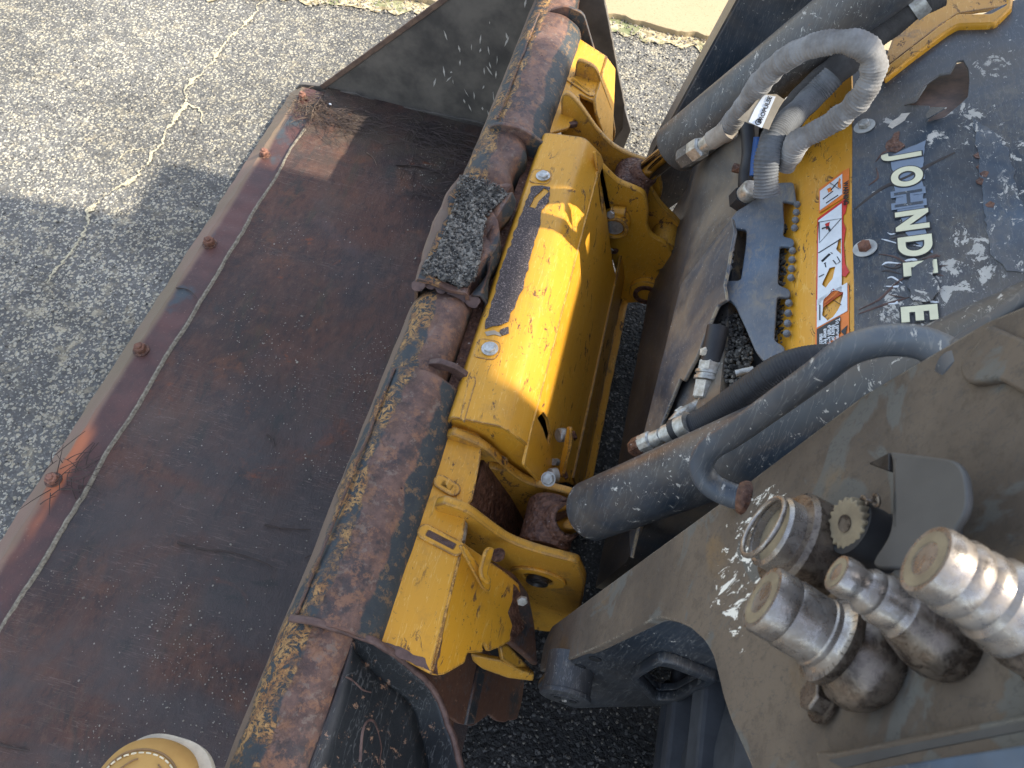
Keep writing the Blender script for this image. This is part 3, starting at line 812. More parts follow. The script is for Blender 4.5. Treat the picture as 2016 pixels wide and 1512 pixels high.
# asphalt crumbs in the crushed trough
poly = [(905, 352), (948, 360), (985, 376), (1002, 392), (972, 415), (956, 435), (950, 470), (946, 512), (936, 556), (905, 574), (880, 558), (828, 548), (842, 520), (862, 500), (885, 440), (897, 395)]
def inside(x, y, P):
    c = False; j = len(P) - 1
    for i in range(len(P)):
        if (P[i][1] > y) != (P[j][1] > y) and x < (P[j][0] - P[i][0]) * (y - P[i][1]) / (P[j][1] - P[i][1]) + P[i][0]: c = not c
        j = i
    return c
pts = []; sz = []
while len(pts) < 6500:
    a = random.uniform(820, 1005); b = random.uniform(350, 576)
    if not inside(a, b, poly): continue
    p = AZ(a, b, .500); k = .5 + .5 * noise.noise(p * 28)
    p.z += .004 + .010 * k + random.uniform(-.002, .003)
    pts.append(p); sz.append((random.uniform(.0008, .0019) if random.random() < .86 else random.uniform(.0018, .0044)) * (1.25 if b > 440 else .85))
mv = []; mf = []; ids = {}
for ia in range(0, 60):
    for ib in range(0, 76):
        a = 820 + ia * 3.2; b = 348 + ib * 3.1
        if inside(a, b, poly):
            q = AZ(a, b, .5); q.z = .503 + .010 * (.5 + .5 * noise.noise(q * 28)) + noise.noise(q * 120) * .004
            if not all(inside(a + u_, b + v_, poly) for u_, v_ in ((-9, 0), (9, 0), (0, 9), (0, -9))): q.z -= .008
            ids[(ia, ib)] = len(mv); mv.append(q)
for (ia, ib), k_ in ids.items():
    n_ = [(ia + 1, ib), (ia + 1, ib + 1), (ia, ib + 1)]
    if all(t_ in ids for t_ in n_): mf.append((k_, ids[n_[0]], ids[n_[1]], ids[n_[2]]))
mound = mk(mv, mf)
cr = thing('asphalt_debris', 'heap of broken grey asphalt crumbs packed in the crushed middle of the bucket tube', 'asphalt crumbs', (-.19, .85, .5))
o = link('crumbs', rocks(pts, sz), M['crumb'], cr); o['kind'] = 'stuff'
link('caked_dirt', mound, M['crumb'], cr)
# hooked bar ends standing on the tube
def hook(y, dx=0.0, dz=0.0, sgn=1):
    out = [(-.182, .498), (-.165, .509), (-.142, .506), (-.122, .492), (-.113, .466), (-.115, .445), (-.125, .44), (-.127, .462), (-.137, .482), (-.150, .492), (-.175, .489)]
    yplate('hook_bar', [(a + dx, b + dz) for a, b in [tuple((v.x, v.z)) for v in rnd([Vector((a, y, b)) for a, b in out], .006)]], y, .009, M['rustflat'], bk, bev=.0014)
hook(.582)
out = [(-.226, .500), (-.205, .512), (-.165, .512), (-.125, .492), (-.104, .462), (-.104, .43), (-.13, .40), (-.145, .40), (-.15, .47), (-.22, .485)]
yplate('cover_end_gusset', [(v.x, v.z) for v in rnd([Vector((a, 1.11, b)) for a, b in out], .012)], 1.104, .008, M['tube'], bk, bev=.0014)
out = [(-.20, .500), (-.165, .520), (-.125, .512), (-.085, .43), (-.075, .36), (-.09, .36), (-.14, .47)]
yplate('cover_end_gusset', [(v.x, v.z) for v in rnd([Vector((a, 1.496, b)) for a, b in out], .012)], 1.496, .008, M['tube'], bk, bev=.0014)
# near folded gusset sheets
def rows(name, A, B, mt, n=7, th=.005):
    A = cat(A, 6); B = cat(B, 6); m = len(A); vs = []
    for a, b in zip(A, B):
        for k in range(n + 1):
            q = a.lerp(b, k / n); vs.append(q + noise.noise_vector(q * 14) * .0035)
    fs = [(i * (n + 1) + k, i * (n + 1) + k + 1, (i + 1) * (n + 1) + k + 1, (i + 1) * (n + 1) + k) for i in range(m - 1) for k in range(n)]
    o = link(name, mk(vs, fs), M[mt], bk, smooth=True, angle=70)
    sm_ = o.modifiers.new('t', 'SOLIDIFY'); sm_.thickness = th; sm_.offset = 0
tl = [Vector((-.154, y, .478)) for y in (.196, .18, .15, .12, .08, .02, -.06)]
crs = [AZ(a, b, z) for a, b, z in [(684, 1290, .44), (730, 1322, .42), (775, 1352, .39), (808, 1388, .36), (828, 1450, .33), (840, 1512, .32), (862, 1640, .31)]]
rimp = [AZ(a, b, z) for a, b, z in [(690, 1246, .488), (748, 1268, .478), (808, 1312, .43), (856, 1362, .385), (882, 1424, .36), (908, 1510, .35), (940, 1640, .34)]]
rows('tube_skirt', tl, crs, 'skirt'); rows('skirt_flange', crs, rimp, 'skirt')
rp_ = cat([AZ(a, b, z) for a, b, z in [(572, 1216, .502), (625, 1226, .508)]] + rimp, 6)
link('skirt_rim', sweep_mesh([q + noise.noise_vector(q * 60) * .0015 for q in rp_], .0048, 8, .8), M['rustflat'], bk, smooth=True, angle=60)
from mathutils.bvhtree import BVHTree
def skp(q):
    d = (q - CAM).normalized()
    for o_ in bk.children:
        if o_.name.startswith('tube_skirt'):
            bv = BVHTree.FromPolygons([v.co + WL[o_.name] for v in o_.data.vertices], [tuple(f.vertices) for f in o_.data.polygons])
            h_ = bv.ray_cast(CAM, d)
            if h_[0]: return h_[0] - d * .0032
    return q
for px, r_ in (([(660, 1326), (690, 1338), (712, 1358), (729, 1364)], .0018), ([(707, 1500), (712, 1440), (724, 1418), (738, 1424), (750, 1470), (745, 1505)], .0026)):
    P = cat([AZ(a, b, .445) for a, b in px], 6)
    for i_, q in enumerate(P): P[i_] = skp(q)
    sweep('rust_run', P, lambda i, t: r_ * (1 + .5 * noise.noise(Vector((i * .7, r_ * 1e3, 0)))), M['rustflat'], bk, seg=8, flat=.5)
# back of the bucket
along_y('back_sheet', sheet([(-.17, .40), (-.115, .27), (-.06, .15), (-.03, .05), (-.01, .03)], .008), YN, 1.13, M['backrust'], bk, n=30, wob=.003)
along_y('back_sheet', sheet([(-.17, .40), (-.115, .27), (-.06, .15), (-.03, .05), (-.01, .03)], .008), 1.1301, YF - .001, M['greyback'], bk, n=12, wob=.002)
along_y('coupler_socket', sheet([(-.150, .455), (-.122, .455), (-.118, .38), (-.105, .36)], .006), .56, 1.12, M['rust'], bk, n=30, wob=.002)
fl = [AZ(a, b, z) for a, b, z in [(800, 1300, .30), (935, 1288, .27), (1035, 1330, .20), (1026, 1380, .08), (1016, 1414, .045), (985, 1420, .045), (962, 1404, .06), (932, 1428, .05), (905, 1420, .08), (860, 1380, .2)]]
p0 = Vector((-.05, .2, .28)); nfl = Vector((.24, 0, .12)).normalized()
fl = [AP(a, b, p0, nfl) for a, b in [(800, 1290), (935, 1270), (1035, 1310), (1028, 1380), (1018, 1416), (987, 1422), (962, 1406), (932, 1430), (905, 1424), (860, 1395)]]
plate('rear_flap', jag(fl, .002, .008, 8), nfl, .008, M['backrust'], bk, bev=.001)
o = fl[2] - fl[1]
plate('flap_rib', [AP(a, b, p0 + nfl * .004, nfl) for a, b in [(945, 1300), (962, 1300), (935, 1425), (918, 1428)]], nfl, .010, M['black'], bk, bev=.002)
# bolts of the cutting edge
for (a, b, mt, r) in ((595, 187, 'rpink', .0115), (520, 299, 'rpink', .0125), (411, 474, 'rbolt', .0145), (275, 684, 'rbolt', .0145), (101, 941, 'rpink', .0135)):
    p = AZ(a, b, .062); p.z = .051; r *= .88
    hb = link('edge_nut', lathe_mesh([(r, .003), (r, .015), (r * .85, .018)], p, (0.05, -.1, 1), 6), M[mt], bk, bevel=.0012)
    lathe('stud', [(r * .5, .014), (r * .5, .021), (r * .4, .0225)], p, (0.05, -.1, 1), M[mt], hb, seg=14)
    lathe('washer', [(r * 1.3, 0), (r * 1.3, .0032), (r * 1.2, .004)], p, (0, 0, 1), M['rust'], hb, seg=22)
# grit stuck to the bucket floor
pts = []; sz = []
for _ in range(9000):
    a = random.uniform(-.77, -.26); b = random.uniform(YN, 1.62)
    cl_ = noise.noise(Vector((a * 5, b * 3.2, 1))) + .5 * noise.noise(Vector((a * 14, b * 12, 4)))
    if random.random() > (.08 + max(0, cl_) * 1.2): continue
    pts.append((a, b, .061 - (a + .785) * .019)); sz.append(random.uniform(.0007, .0016) * (1.8 if random.random() < .04 else 1))
tag(link('floor_grit', rocks(pts, sz), M['grit']), kind='stuff')
def floor_z(x): return (.063 - (x + .785) * .0205) if x > -.785 else .054
def needles(cx, cy, n, sx, sy, ln, mat, name, ang=None, spread=3.1, lift=.012, rad=.0008):
    P = []
    for _ in range(n):
        x = random.gauss(cx, sx); y = min(1.636, random.gauss(cy, sy)); a = random.uniform(-spread, spread) if ang is None else random.gauss(ang, spread)
        l = ln * random.uniform(.4, 1.2); z0 = random.random() ** 2 * lift; k = random.uniform(-4, 4); path = []
        for i in range(6):
            t = i / 5; aa = a + k * t * l * 2
            xx = x + math.cos(aa) * l * t; yy = min(1.638, y + math.sin(aa) * l * t)
            path.append(Vector((xx, yy, floor_z(xx) + .001 + z0 + .004 * math.sin(t * 3))))
        P.append(path)
    tag(link(name, strands(P, rad), M[mat]), kind='stuff')
needles(-.80, 1.555, 150, .028, .035, .05, 'straw', 'pine_straw')
needles(-.72, 1.53, 160, .055, .030, .06, 'needle', 'pine_straw', ang=-.2, spread=.6)
needles(-.45, 1.56, 230, .09, .038, .07, 'needle', 'pine_straw', ang=-.1, spread=.7)
needles(-.40, 1.40, 90, .06, .05, .06, 'needle', 'pine_straw', ang=.3, spread=.8, lift=.004)
needles(-.83, .435, 34, .022, .022, .055, 'needle', 'pine_straw', ang=.9, spread=1.0, lift=.02, rad=.001)
needles(-.32, .42, 16, .03, .03, .07, 'needle', 'pine_straw', ang=.1, spread=.5, lift=.003, rad=.0012)
twigs = [([(350, 1069), (400, 1082), (440, 1085), (475, 1093), (515, 1106), (537, 1116)], .0021, 'short brown twig lying bent on the bucket floor left of the tube'),
         ([(521, 1033), (560, 1040), (612, 1042)], .0018, 'straight dark twig poking from under the near end of the tube'),
         ([(525, 856), (538, 866), (541, 880)], .0014, 'tiny curled twig near the centre of the bucket floor'),
         ([(722, 302), (735, 312), (742, 327)], .0014, 'thin pale twig on the brown floor below the far plate'),
         ([(0, 1465), (25, 1472), (60, 1479)], .0020, 'dark straight stick at the lower left of the bucket floor'),
         ([(346, 565), (372, 570), (395, 598)], .0012, 'thin forked twig lying beside the weld seam'),
         ([(780, 325), (830, 328), (868, 340), (898, 354)], .0020, 'reddish twig pointing at the dented tube')]
for px, r, lb in twigs:
    P = [AZ(a, b, .058) for a, b in px]
    for p in P: p.z = floor_z(p.x) + r
    o = sweep('pine_twig', cat(P, 5), lambda i, t: r * (1.1 - .6 * t) * (1 + .25 * math.sin(i * 1.7)), M['straw' if '722' in str(px) else 'needle'], None, seg=7)
    tag(o, lb, 'twig')
tag(link('pebble', rocks([tuple(AZ(650, 205, .07))], [.0045]), M['white']), 'single small white pebble lying on the pine straw in the far bucket corner', 'pebble')
# ============================================================ QUICK COUPLER
qc = thing('quick_coupler', 'yellow steel attachment coupler hooked under the bucket tube, with a grit step pad', 'coupler', (.0, .8, .1))
YL = M['yellow']
def gentle(p):
    q = p.copy(); q += noise.noise_vector(q * 4) * .0012; return q
# centre step: flat top, bright shoulder
top = arc2([(-.136, .455), (-.129, .487), (-.122, .492), (-.052, .500), (-.016, .470), (-.010, .455)], .012, 5)
along_y('step_cover', sheet(top, .005), .512, 1.135, YL, qc, n=40, disp=gentle)
pa = Vector((-.014, .83, .468)); na = Vector((.27, 0, .095)).normalized()
ap = [Vector((-.0145, 1.128, .4695)), Vector((-.0145, .528, .4695))][::-1] + [AP(a, b, pa, na) for a, b in [(1172, 297), (1182, 350), (1196, 430), (1206, 515), (1216, 560), (1192, 700), (1168, 860), (1146, 962), (1118, 950), (1064, 950), (1032, 915)]]
h1 = [AP(a, b, pa, na) for a, b in [(1163, 330), (1167, 332), (1173, 370), (1177, 405), (1173, 418), (1168, 395), (1164, 355)]]
h2 = [AP(a, b, pa, na) for a, b in [(1033, 806), (1045, 804), (1055, 816), (1062, 840), (1060, 862), (1050, 845), (1042, 832), (1031, 829)]]
h3 = [AP(a, b, pa, na) for a, b in [(1056, 945), (1060, 926), (1066, 938), (1068, 948)]]
h1 = [AP(a + 13, b + 4, pa, na) for a, b in [(1163, 335), (1167, 332), (1173, 370), (1177, 405), (1173, 418), (1168, 395), (1164, 355)]]
h2 = [AP(a + 8, b + 6, pa, na) for a, b in [(1049, 800), (1062, 803), (1072, 820), (1078, 848), (1074, 872), (1066, 856), (1060, 838), (1049, 818)]]
plate('rear_apron', rnd(ap, .006), na, .005, M['yclean'], qc, holes=[h1, h2], bev=.0012)
# end flap of the step folded down
pe = [(-.128, .485), (-.052, .497), (-.018, .470), (.045, .30), (.02, .29), (-.12, .43)]
yplate('step_end', pe, .514, .004, YL, qc, r=.008)
yplate('step_end', [(-.128, .485), (-.052, .497), (-.018, .470), (.03, .34), (-.12, .43)], 1.130, .004, YL, qc, r=.008)
# black backing put behind the cut-outs in place of the shade inside
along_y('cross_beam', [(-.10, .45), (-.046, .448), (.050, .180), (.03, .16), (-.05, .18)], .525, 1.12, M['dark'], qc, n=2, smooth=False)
along_y('bottom_flange', sheet([(.072, .235), (.092, .17), (.098, .10), (.112, .085)], .006), .60, 1.16, M['yellow2'], qc, n=30, disp=gentle)
along_y('flange_lip', [(.098, .104), (.116, .094), (.116, .086), (.100, .090)], .60, 1.16, M['yellow2'], qc, n=60, wob=.0015, fr=30)
# grit pad
gp = [AZ(a, b, .500) for a, b in [(1047, 362), (1060, 360), (1085, 366), (1078, 400), (1066, 412), (1064, 440), (1050, 480), (1040, 530), (1020, 590), (1008, 612), (1002, 632), (955, 644), (985, 530), (1010, 460)]]
def gz(x): return .4925 + (x + .122) * (.0080 / .070)
gp = jag(rnd(gp, .004), .0035, .004, 2)
gp = [Vector((p.x, p.y, gz(p.x) + .0016)) for p in gp]
ho = jag([AZ(a, b, .50) for a, b in [(1072, 366), (1080, 375), (1062, 392), (1055, 408), (1042, 402), (1054, 384)]], .002, .003, 5)
ho = [Vector((p.x, p.y, gz(p.x) + .0016)) for p in ho]
ng = Vector((-.0080 / .070, 0, 1)).normalized()
plate('grit_pad', gp, ng, .0016, M['grip'] if 'grip' in M else mat_grip(), qc, holes=[ho], bev=.0003)
gp2 = [AZ(a, b, .50) for a, b in [(986, 646), (1001, 641), (1002, 655), (990, 658), (984, 652)]]
plate('grit_pad_scrap', [Vector((p.x, p.y, gz(p.x) + .0016)) for p in jag(gp2, .001, .003)], ng, .0016, mat_grip(), qc, bev=.0003)
gp3 = [AZ(a, b, .50) for a, b in [(955, 648), (975, 646), (984, 652), (988, 660), (975, 655), (958, 656)]]
plate('bare_metal_scrape', [Vector((p.x, p.y, gz(p.x) + .0006)) for p in jag(gp3, .001, .003)], ng, .0008, M['kraft'], qc, bev=.0002)
for a, b in ((1070, 341), (965, 682)):
    p = AZ(a, b, .503); p.z = gz(p.x) + .0008
    plate('bolt_pad', rnd([p + Vector((-.022, -.018, -.0005)), p + Vector((.012, -.018, 0.0005)), p + Vector((.016, .0, .0008)), p + Vector((.012, .018, .0005)), p + Vector((-.022, .018, -.0005))], .01), ng, .0012, YL, qc, bev=.0004)
    hexbolt('step_bolt', p + Vector((0, 0, .0012)), ng, .0095, M['bolt'], qc, washer=1.3)
# notch tab at the front of the step
nt = [AZ(a, b, .494) for a, b in [(922, 742), (936, 740), (938, 752), (932, 770), (915, 832), (905, 822)]]
plate('step_tab', rnd(nt, .003), (-.1, 0, 1), .004, YL, qc, bev=.0008)

def hookplate(near):
    """flat hook plate beside the step, with plug tabs"""
    if near:
        o = [(885, 812), (905, 818), (922, 836), (950, 862), (946, 905), (930, 985), (922, 992), (908, 1080), (906, 1092), (848, 1326), (800, 1300), (790, 1284), (760, 1272), (732, 1262)]
        pz = Vector((-.10, .4, .462)); n = Vector((.10, 0, 1)).normalized()
    else:
        o = [(1137, 73), (1197, 112), (1176, 190), (1172, 200), (1140, 185), (1146, 215), (1134, 232), (1118, 252), (1083, 262), (1078, 250)]
        pz = Vector((-.10, 1.3, .462)); n = Vector((.10, 0, 1)).normalized()
    pts = [AP(a, b, pz, n) for a, b in o]
    plate('hook_plate', rnd(pts, .004), n, .007, YL, qc, bev=.0012)
    return pz, n
pz, nz = hookplate(True)
hookplate(False)
# front sheets folded down from the hook plates
def plane_of(y, x0=-.062, z0=.457, dx=.10, dz=-.14): return Vector((x0, y, z0)), Vector((-dz, 0, dx)).normalized()
p2, n2 = plane_of(.3)
fr = [AP(a, b, p2, n2) for a, b in [(848, 1326), (905, 1096), (912, 1068), (1000, 1130), (1022, 1150), (1026, 1172), (1020, 1200), (1034, 1236), (1020, 1252), (990, 1272), (962, 1283), (956, 1268), (950, 1268), (952, 1284), (920, 1286), (916, 1305), (876, 1328), (858, 1330)]]
plate('front_sheet', rnd(fr, .004), n2, .006, M['yellow'], qc, bev=.0012)
p3, n3 = Vector((-.055, 1.3, .46)), Vector((.35, 0, .2)).normalized()
fr = [AP(a, b, p3, n3) for a, b in [(1196, 113), (1212, 135), (1210, 190), (1206, 290), (1196, 285), (1176, 225), (1172, 195)]]
plate('front_sheet', rnd(fr, .003), n3, .006, YL, qc, bev=.0012)
# weld groove between hook plate and front sheet
sweep('fold_edge', [AP(a, b, p2 + n2 * .001, n2) for a, b in [(852, 1318), (866, 1262), (880, 1196), (894, 1140), (905, 1098)]], .0018, M['yellow'], qc, seg=8)
for px_, pl_ in (([(750, 1262), (772, 1268), (802, 1280), (836, 1298), (848, 1322), (806, 1304), (762, 1282)], 0), ([(737, 1262), (752, 1266), (756, 1276), (740, 1268)], 0)):
    plate('worn_patch', jag([AP(a, b, pz + nz * .0006, nz) for a, b in px_], .003, .004, 3), nz, .0008, M['rustflat'], qc, bev=.0002)
for px_ in ([(1012, 1150), (1026, 1170), (1020, 1200), (1034, 1236), (1020, 1252), (1004, 1262), (1008, 1230), (1000, 1205), (1010, 1180)], [(852, 1326), (858, 1300), (866, 1262), (872, 1240), (868, 1275), (862, 1306), (862, 1328)]):
    plate('worn_patch', jag([AP(a, b, p2 + n2 * .0006, n2) for a, b in px_], .003, .004, 5), n2, .0008, M['rust'], qc, bev=.0002)
# gussets that carry the cylinder pins
gA = [(-.128, .470), (-.118, .482), (-.07, .468), (-.035, .415), (.0, .388), (.05, .392), (.085, .388), (.10, .34), (.09, .20), (.05, .10), (-.02, .10), (-.11, .35)]
gB = [(-.112, .478), (-.100, .492), (-.068, .486), (-.035, .446), (-.005, .418), (.04, .410), (.09, .412), (.112, .350), (.128, .20), (.10, .06), (.05, .05), (.03, .18), (-.03, .30), (-.105, .40)]
def oval(cx, cz, rx, rz, n=22): return [(cx + rx * math.cos(6.2832 * i / n), cz + rz * math.sin(6.2832 * i / n)) for i in range(n)]
for y, g, hl in ((.492, gA, [(-.052, .42, .013, .011)]), (.386, gB, [(.046, .322, .022, .016)])):
    o = [(v.x, v.z) for v in rnd([Vector((a, y, b)) for a, b in g], [.004, .004, .03, .03, .02, .02, .01, .02, .02, .02, .02, .02, .01, .01][:len(g)], 5)]
    yplate('pin_gusset', o, y, .013, M['yellow2'], qc, holes=[oval(*h) for h in hl], bev=.0022)
for y, cx, cz in ((.381, .046, .322),):
    yplate('pin_boss', oval(cx, cz, .042, .032, 30), y, .006, M['yellow'], qc, holes=[oval(cx, cz, .022, .016)], bev=.002)
lathe('pivot_pin', [(.019, 0), (.019, .08), (.015, .082)], Vector((.048, .50, .322)), (0, -1, 0), M['rust'], qc, seg=24)
lathe('pin_end', [(.0165, 0), (.0165, .006), (.012, .0075), (.008, .004)], Vector((.046, .381, .322)), (0, -1, 0), M['dkpin'], qc, seg=26)
# fillet webs: bent sheet joining the gussets at their foot
along_y('pocket_back', sheet([(-.07, .43), (-.02, .33), (.01, .25), (.02, .12)], .008), .408, .50, M['rust'], qc, n=14, wob=.004, fr=20)
along_y('pocket_back', sheet([(-.07, .42), (-.02, .33), (.01, .25), (.02, .12)], .008), 1.13, 1.23, M['rust'], qc, n=14, wob=.004, fr=20)
# far gussets
fA = [(-.118, .505), (-.105, .512), (-.08, .492), (-.038, .445), (.0, .415), (.04, .404), (.09, .398), (.12, .34), (.12, .2), (.06, .1), (-.02, .2), (-.10, .38)]
yplate('pin_gusset', [(v.x, v.z) for v in rnd([Vector((a, 1.232, b)) for a, b in fA], .02)], 1.232, .013, M['yellow2'], qc, bev=.0022)
yplate('pin_gusset', [(v.x, v.z) for v in rnd([Vector((a, 1.36, b)) for a, b in [(-.112, .50), (-.07, .49), (-.02, .40), (.0, .34), (-.03, .2), (-.10, .3)]], .015)], 1.36, .010, M['yellow2'], qc, bev=.0022)
fB = [(-.035, .47), (-.016, .452), (.025, .420), (.060, .414), (.080, .408), (.095, .372), (.104, .325), (.118, .305), (.150, .296), (.172, .268), (.168, .232), (.150, .212), (.168, .205), (.184, .185), (.188, .160), (.178, .132), (.155, .112), (.10, .085), (.08, .16), (.02, .30)]
yplate('lug_gusset', [(v.x, v.z) for v in rnd([Vector((a, 1.13, b)) for a, b in fB], .012)], 1.13, .014, M['yellow'], qc, holes=[circ(.145, .155, .020)], bev=.0025)
yplate('lug_gusset', [(v.x, v.z) for v in rnd([Vector((a, 1.2, b)) for a, b in [(.08, .38), (.12, .33), (.175, .29), (.195, .25), (.18, .2), (.1, .15)]], .02)], 1.20, .014, M['yellow2'], qc, bev=.0025)
lathe('lower_boss', [(.036, 0), (.036, .014), (.031, .017)], Vector((.145, 1.13, .155)), (0, -1, 0), M['yellow'], qc, seg=34)
lathe('bush', [(.027, 0), (.027, .021), (.018, .021), (.017, .004)], Vector((.145, 1.13, .155)), (0, -1, 0), M['rust'], qc, seg=30)
lathe('pin_tube', [(.027, 0), (.027, .06)], Vector((.150, 1.2, .262)), (0, -1, 0), M['yellow2'], qc, seg=28)
# upper boss with bright pin
b0 = Vector((.040, 1.128, .335))
bo = lathe('upper_boss', [(.028, 0), (.028, .030), (.0245, .032), (.021, .0315), (.0205, .022)], b0, (0, -1, 0), M['yellow'], qc, seg=34)
lathe('pin_face', [(.0185, 0), (.0185, .026), (.0175, .0275)], b0, (0, -1, 0), M['bolt'], bo, seg=30)
sweep('boss_lug', [b0 + Vector((-.014, -.012, .026)), b0 + Vector((.014, -.012, .030))], .011, M['yellow'], bo, seg=12)
hexbolt('keeper_bolt', b0 + Vector((-.012, -.024, .030)), (-.25, -.9, .3), .0085, M['bolt'], bo, washer=0, h=.7)
hexbolt('keeper_nut', AY(1204, 492, 1.125), (0, -1, 0), .007, M['bolt'], qc, washer=0)
hexbolt('gusset_screw', AY(1210, 494, 1.124), (.4, -1, 0), .0065, M['rust'], qc, washer=1.2)
# plug tabs with weld rings standing in the hook plates
def slot_tab(pxa, pxb, wd, mt, pz=pz, nz=nz, z=.0015, ring=True):
    a = AP(*pxa, pz + nz * z, nz); b = AP(*pxb, pz + nz * z, nz); d = (b - a).normalized(); s = nz.cross(d)
    if ring:
        rg = [];
        for k in range(24):
            t = k / 24 * 6.2832; c = a if math.cos(t) < 0 else b
            rg.append(c + d * math.cos(t) * wd * 1.9 + s * math.sin(t) * wd * 1.9)
        plate('weld_ring', rg, nz, .003, YL, qc, bev=.0014)
    plate('plug_tab', rnd([a + s * wd, b + s * wd, b - s * wd, a - s * wd], .003), nz, .010, M[mt], qc, bev=.0012)
slot_tab((838, 1047), (898, 1078), .0058, 'rustflat', z=.003)
slot_tab((868, 948), (892, 962), .0055, 'yellow2', z=.004)
pzf = Vector((-.10, 1.3, .462))
slot_tab((1124, 155), (1163, 182), .0052, 'rustflat', pzf, nz, .003)
slot_tab((1116, 197), (1138, 210), .0052, 'yellow2', pzf, nz, .004)
slot_tab((1127, 238), (1131, 244), .009, 'rustflat', pzf, nz, .0005, False)
# locking strap, pin and clevis on the near gusset
lathe('spring_pin', [(.0105, 0), (.0115, .004), (.0115, .026), (.010, .028)], AY(905, 1030, .385), (.10, -.85, .1), M['zinc'], qc, seg=22)
sweep('pin_wire', [AY(a, b, .37) for a, b in [(912, 1052), (912, 1065), (908, 1080)]], .002, M['zinc'], qc, seg=8)
st_ = [AP(a, b, p2 + n2 * .016, n2) for a, b in [(906, 1075), (913, 1070), (966, 1146), (967, 1158), (962, 1166), (952, 1160)]]
plate('locking_strap', rnd(st_, .004), n2, .004, YL, qc, bev=.001)
lk = [AP(a, b, p2 + n2 * .030, n2) for a, b in [(958, 1084), (966, 1076), (974, 1080), (970, 1096), (960, 1130), (968, 1140), (966, 1152), (950, 1138), (948, 1120)]]
plate('locking_lever', rnd(lk, .004), n2, .006, YL, qc, bev=.0015)
hexbolt('lever_bolt', AP(980, 1092, p2 + n2 * .018, n2), (.5, -.6, .6), .0085, M['rust'], qc, washer=1.2)
# bracket with two bolts on the apron
bp = [AP(a, b, pa + na * .022, Vector((.3, -.9, .1)).normalized()) for a, b in [(1118, 842), (1123, 843), (1119, 900), (1103, 942), (1096, 938)]]
yb = AP(1105, 935, pa, na).y
br = [AY(a, b, yb) for a, b in [(1100, 936), (1119, 842)]]
brn = Vector((-.8, -.5, .3)).normalized(); bc = AP(1108, 890, pa + na * .02, na)
plate('valve_bracket', rnd([AP(a, b, bc, brn) for a, b in [(1116, 840), (1122, 841), (1121, 880), (1106, 940), (1097, 937)]], .002), brn, .005, YL, qc, bev=.0008)
for a, b in ((1111, 856), (1095, 935)):
    c = AP(a, b, pa + na * .018, na)
    lathe('bushing', [(.011, 0), (.011, .010), (.009, .012)], c, brn, M['zinc'], qc, seg=20)
for a, b in ((1128, 858), (1110, 935)):
    hexbolt('bracket_nut', AP(a, b, pa + na * .02, na), (.8, .4, .4), .0075, M['rust'], qc, washer=1.2)
lathe('grease_fitting', [(.004, 0), (.006, .004), (.004, .012), (.0055, .018)], AP(1098, 910, pa + na * .004, na), (-.4, -.5, .8), M['zinc'], qc, seg=12)
hexbolt('gusset_nut', AY(1080, 943, .49), (-.3, -.5, .8), .009, M['zinc'], qc, washer=1.2, h=.6)
# lower wedge guard below the front sheet
wn_ = Vector((.2, -.85, .45)).normalized()
wp = AZ(990, 1300, .25)
plate('wedge_guard', rnd([AP(a, b, wp, wn_) for a, b in [(926, 1288), (960, 1296), (985, 1300), (1030, 1322), (1052, 1328), (1050, 1342), (1000, 1336), (950, 1318), (930, 1302)]], .004), wn_, .008, M['yellow'], qc, bev=.002)
plate('wedge_guard', rnd([AP(a, b, wp + Vector((.02, .03, .0)), Vector((.75, -.25, .6)).normalized()) for a, b in [(985, 1272), (1000, 1268), (1054, 1326), (1040, 1330), (990, 1300)]], .004), (.75, -.25, .6), .008, M['yellow2'], qc, bev=.002)
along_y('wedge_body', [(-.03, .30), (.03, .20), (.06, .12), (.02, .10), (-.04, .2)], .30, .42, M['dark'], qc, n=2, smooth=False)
plate('side_cheek', rnd([AP(a, b, p2 - n2 * .004, n2) for a, b in [(975, 1105), (1015, 1130), (1042, 1168), (1054, 1230), (1060, 1312), (1035, 1290), (1000, 1262), (985, 1200)]], .006), n2, .012, M['backrust'], qc, bev=.004)
hexbolt('cheek_bolt', AY(1028, 1180, .33), (.2, -.8, .5), .008, M['zinc'], qc, washer=0)

# ============================================================ TILT CYLINDERS
def cylinder(y, a, b, rb, t0, label, L=.75):
    A = Vector((a[0], y, a[1])); B = Vector((b[0], y, b[1])); d = (B - A).normalized()
    t = thing('tilt_cylinder', label, 'hydraulic cylinder', A, 'tilt cylinders of the loader')
    eye = lathe('rod_eye', [(.033, 0), (.037, .005), (.037, .070), (.033, .075)], A + Vector((0, .040, 0)), (0, -1, 0), M['rust'], t, seg=34)
    lathe('eye_socket', [(.028, .02), (.027, .044), (.023, .050)], A, d, M['rust'], t, seg=28)
    lathe('rod', [(.0215, .03), (.0215, t0 + .02)], A, d, M['rod'], t, seg=32)
    prof = [(.030, t0), (rb * .93, t0 + .001), (rb, t0 + .008), (rb, t0 + .09), (rb * 1.0, L)]
    lathe('barrel', prof, A, d, M['charcyl'], t, seg=48)
    lathe('gland', [(.024, t0 - .006), (.027, t0 - .006), (.029, t0 + .004)], A, d, M['dark'], t, seg=32)
    return t, A, d
cn, An, dn = cylinder(.44, (.042, .374), (.325, .925), .0405, .098, 'near charcoal tilt cylinder with scraped dusty barrel, its short rod in the near pocket', .95)
cf, Af, df = cylinder(1.19, (.052, .372), (.262, .735), .047, .115, 'far charcoal tilt cylinder running to the top edge behind the sleeved hose loop', 1.0)

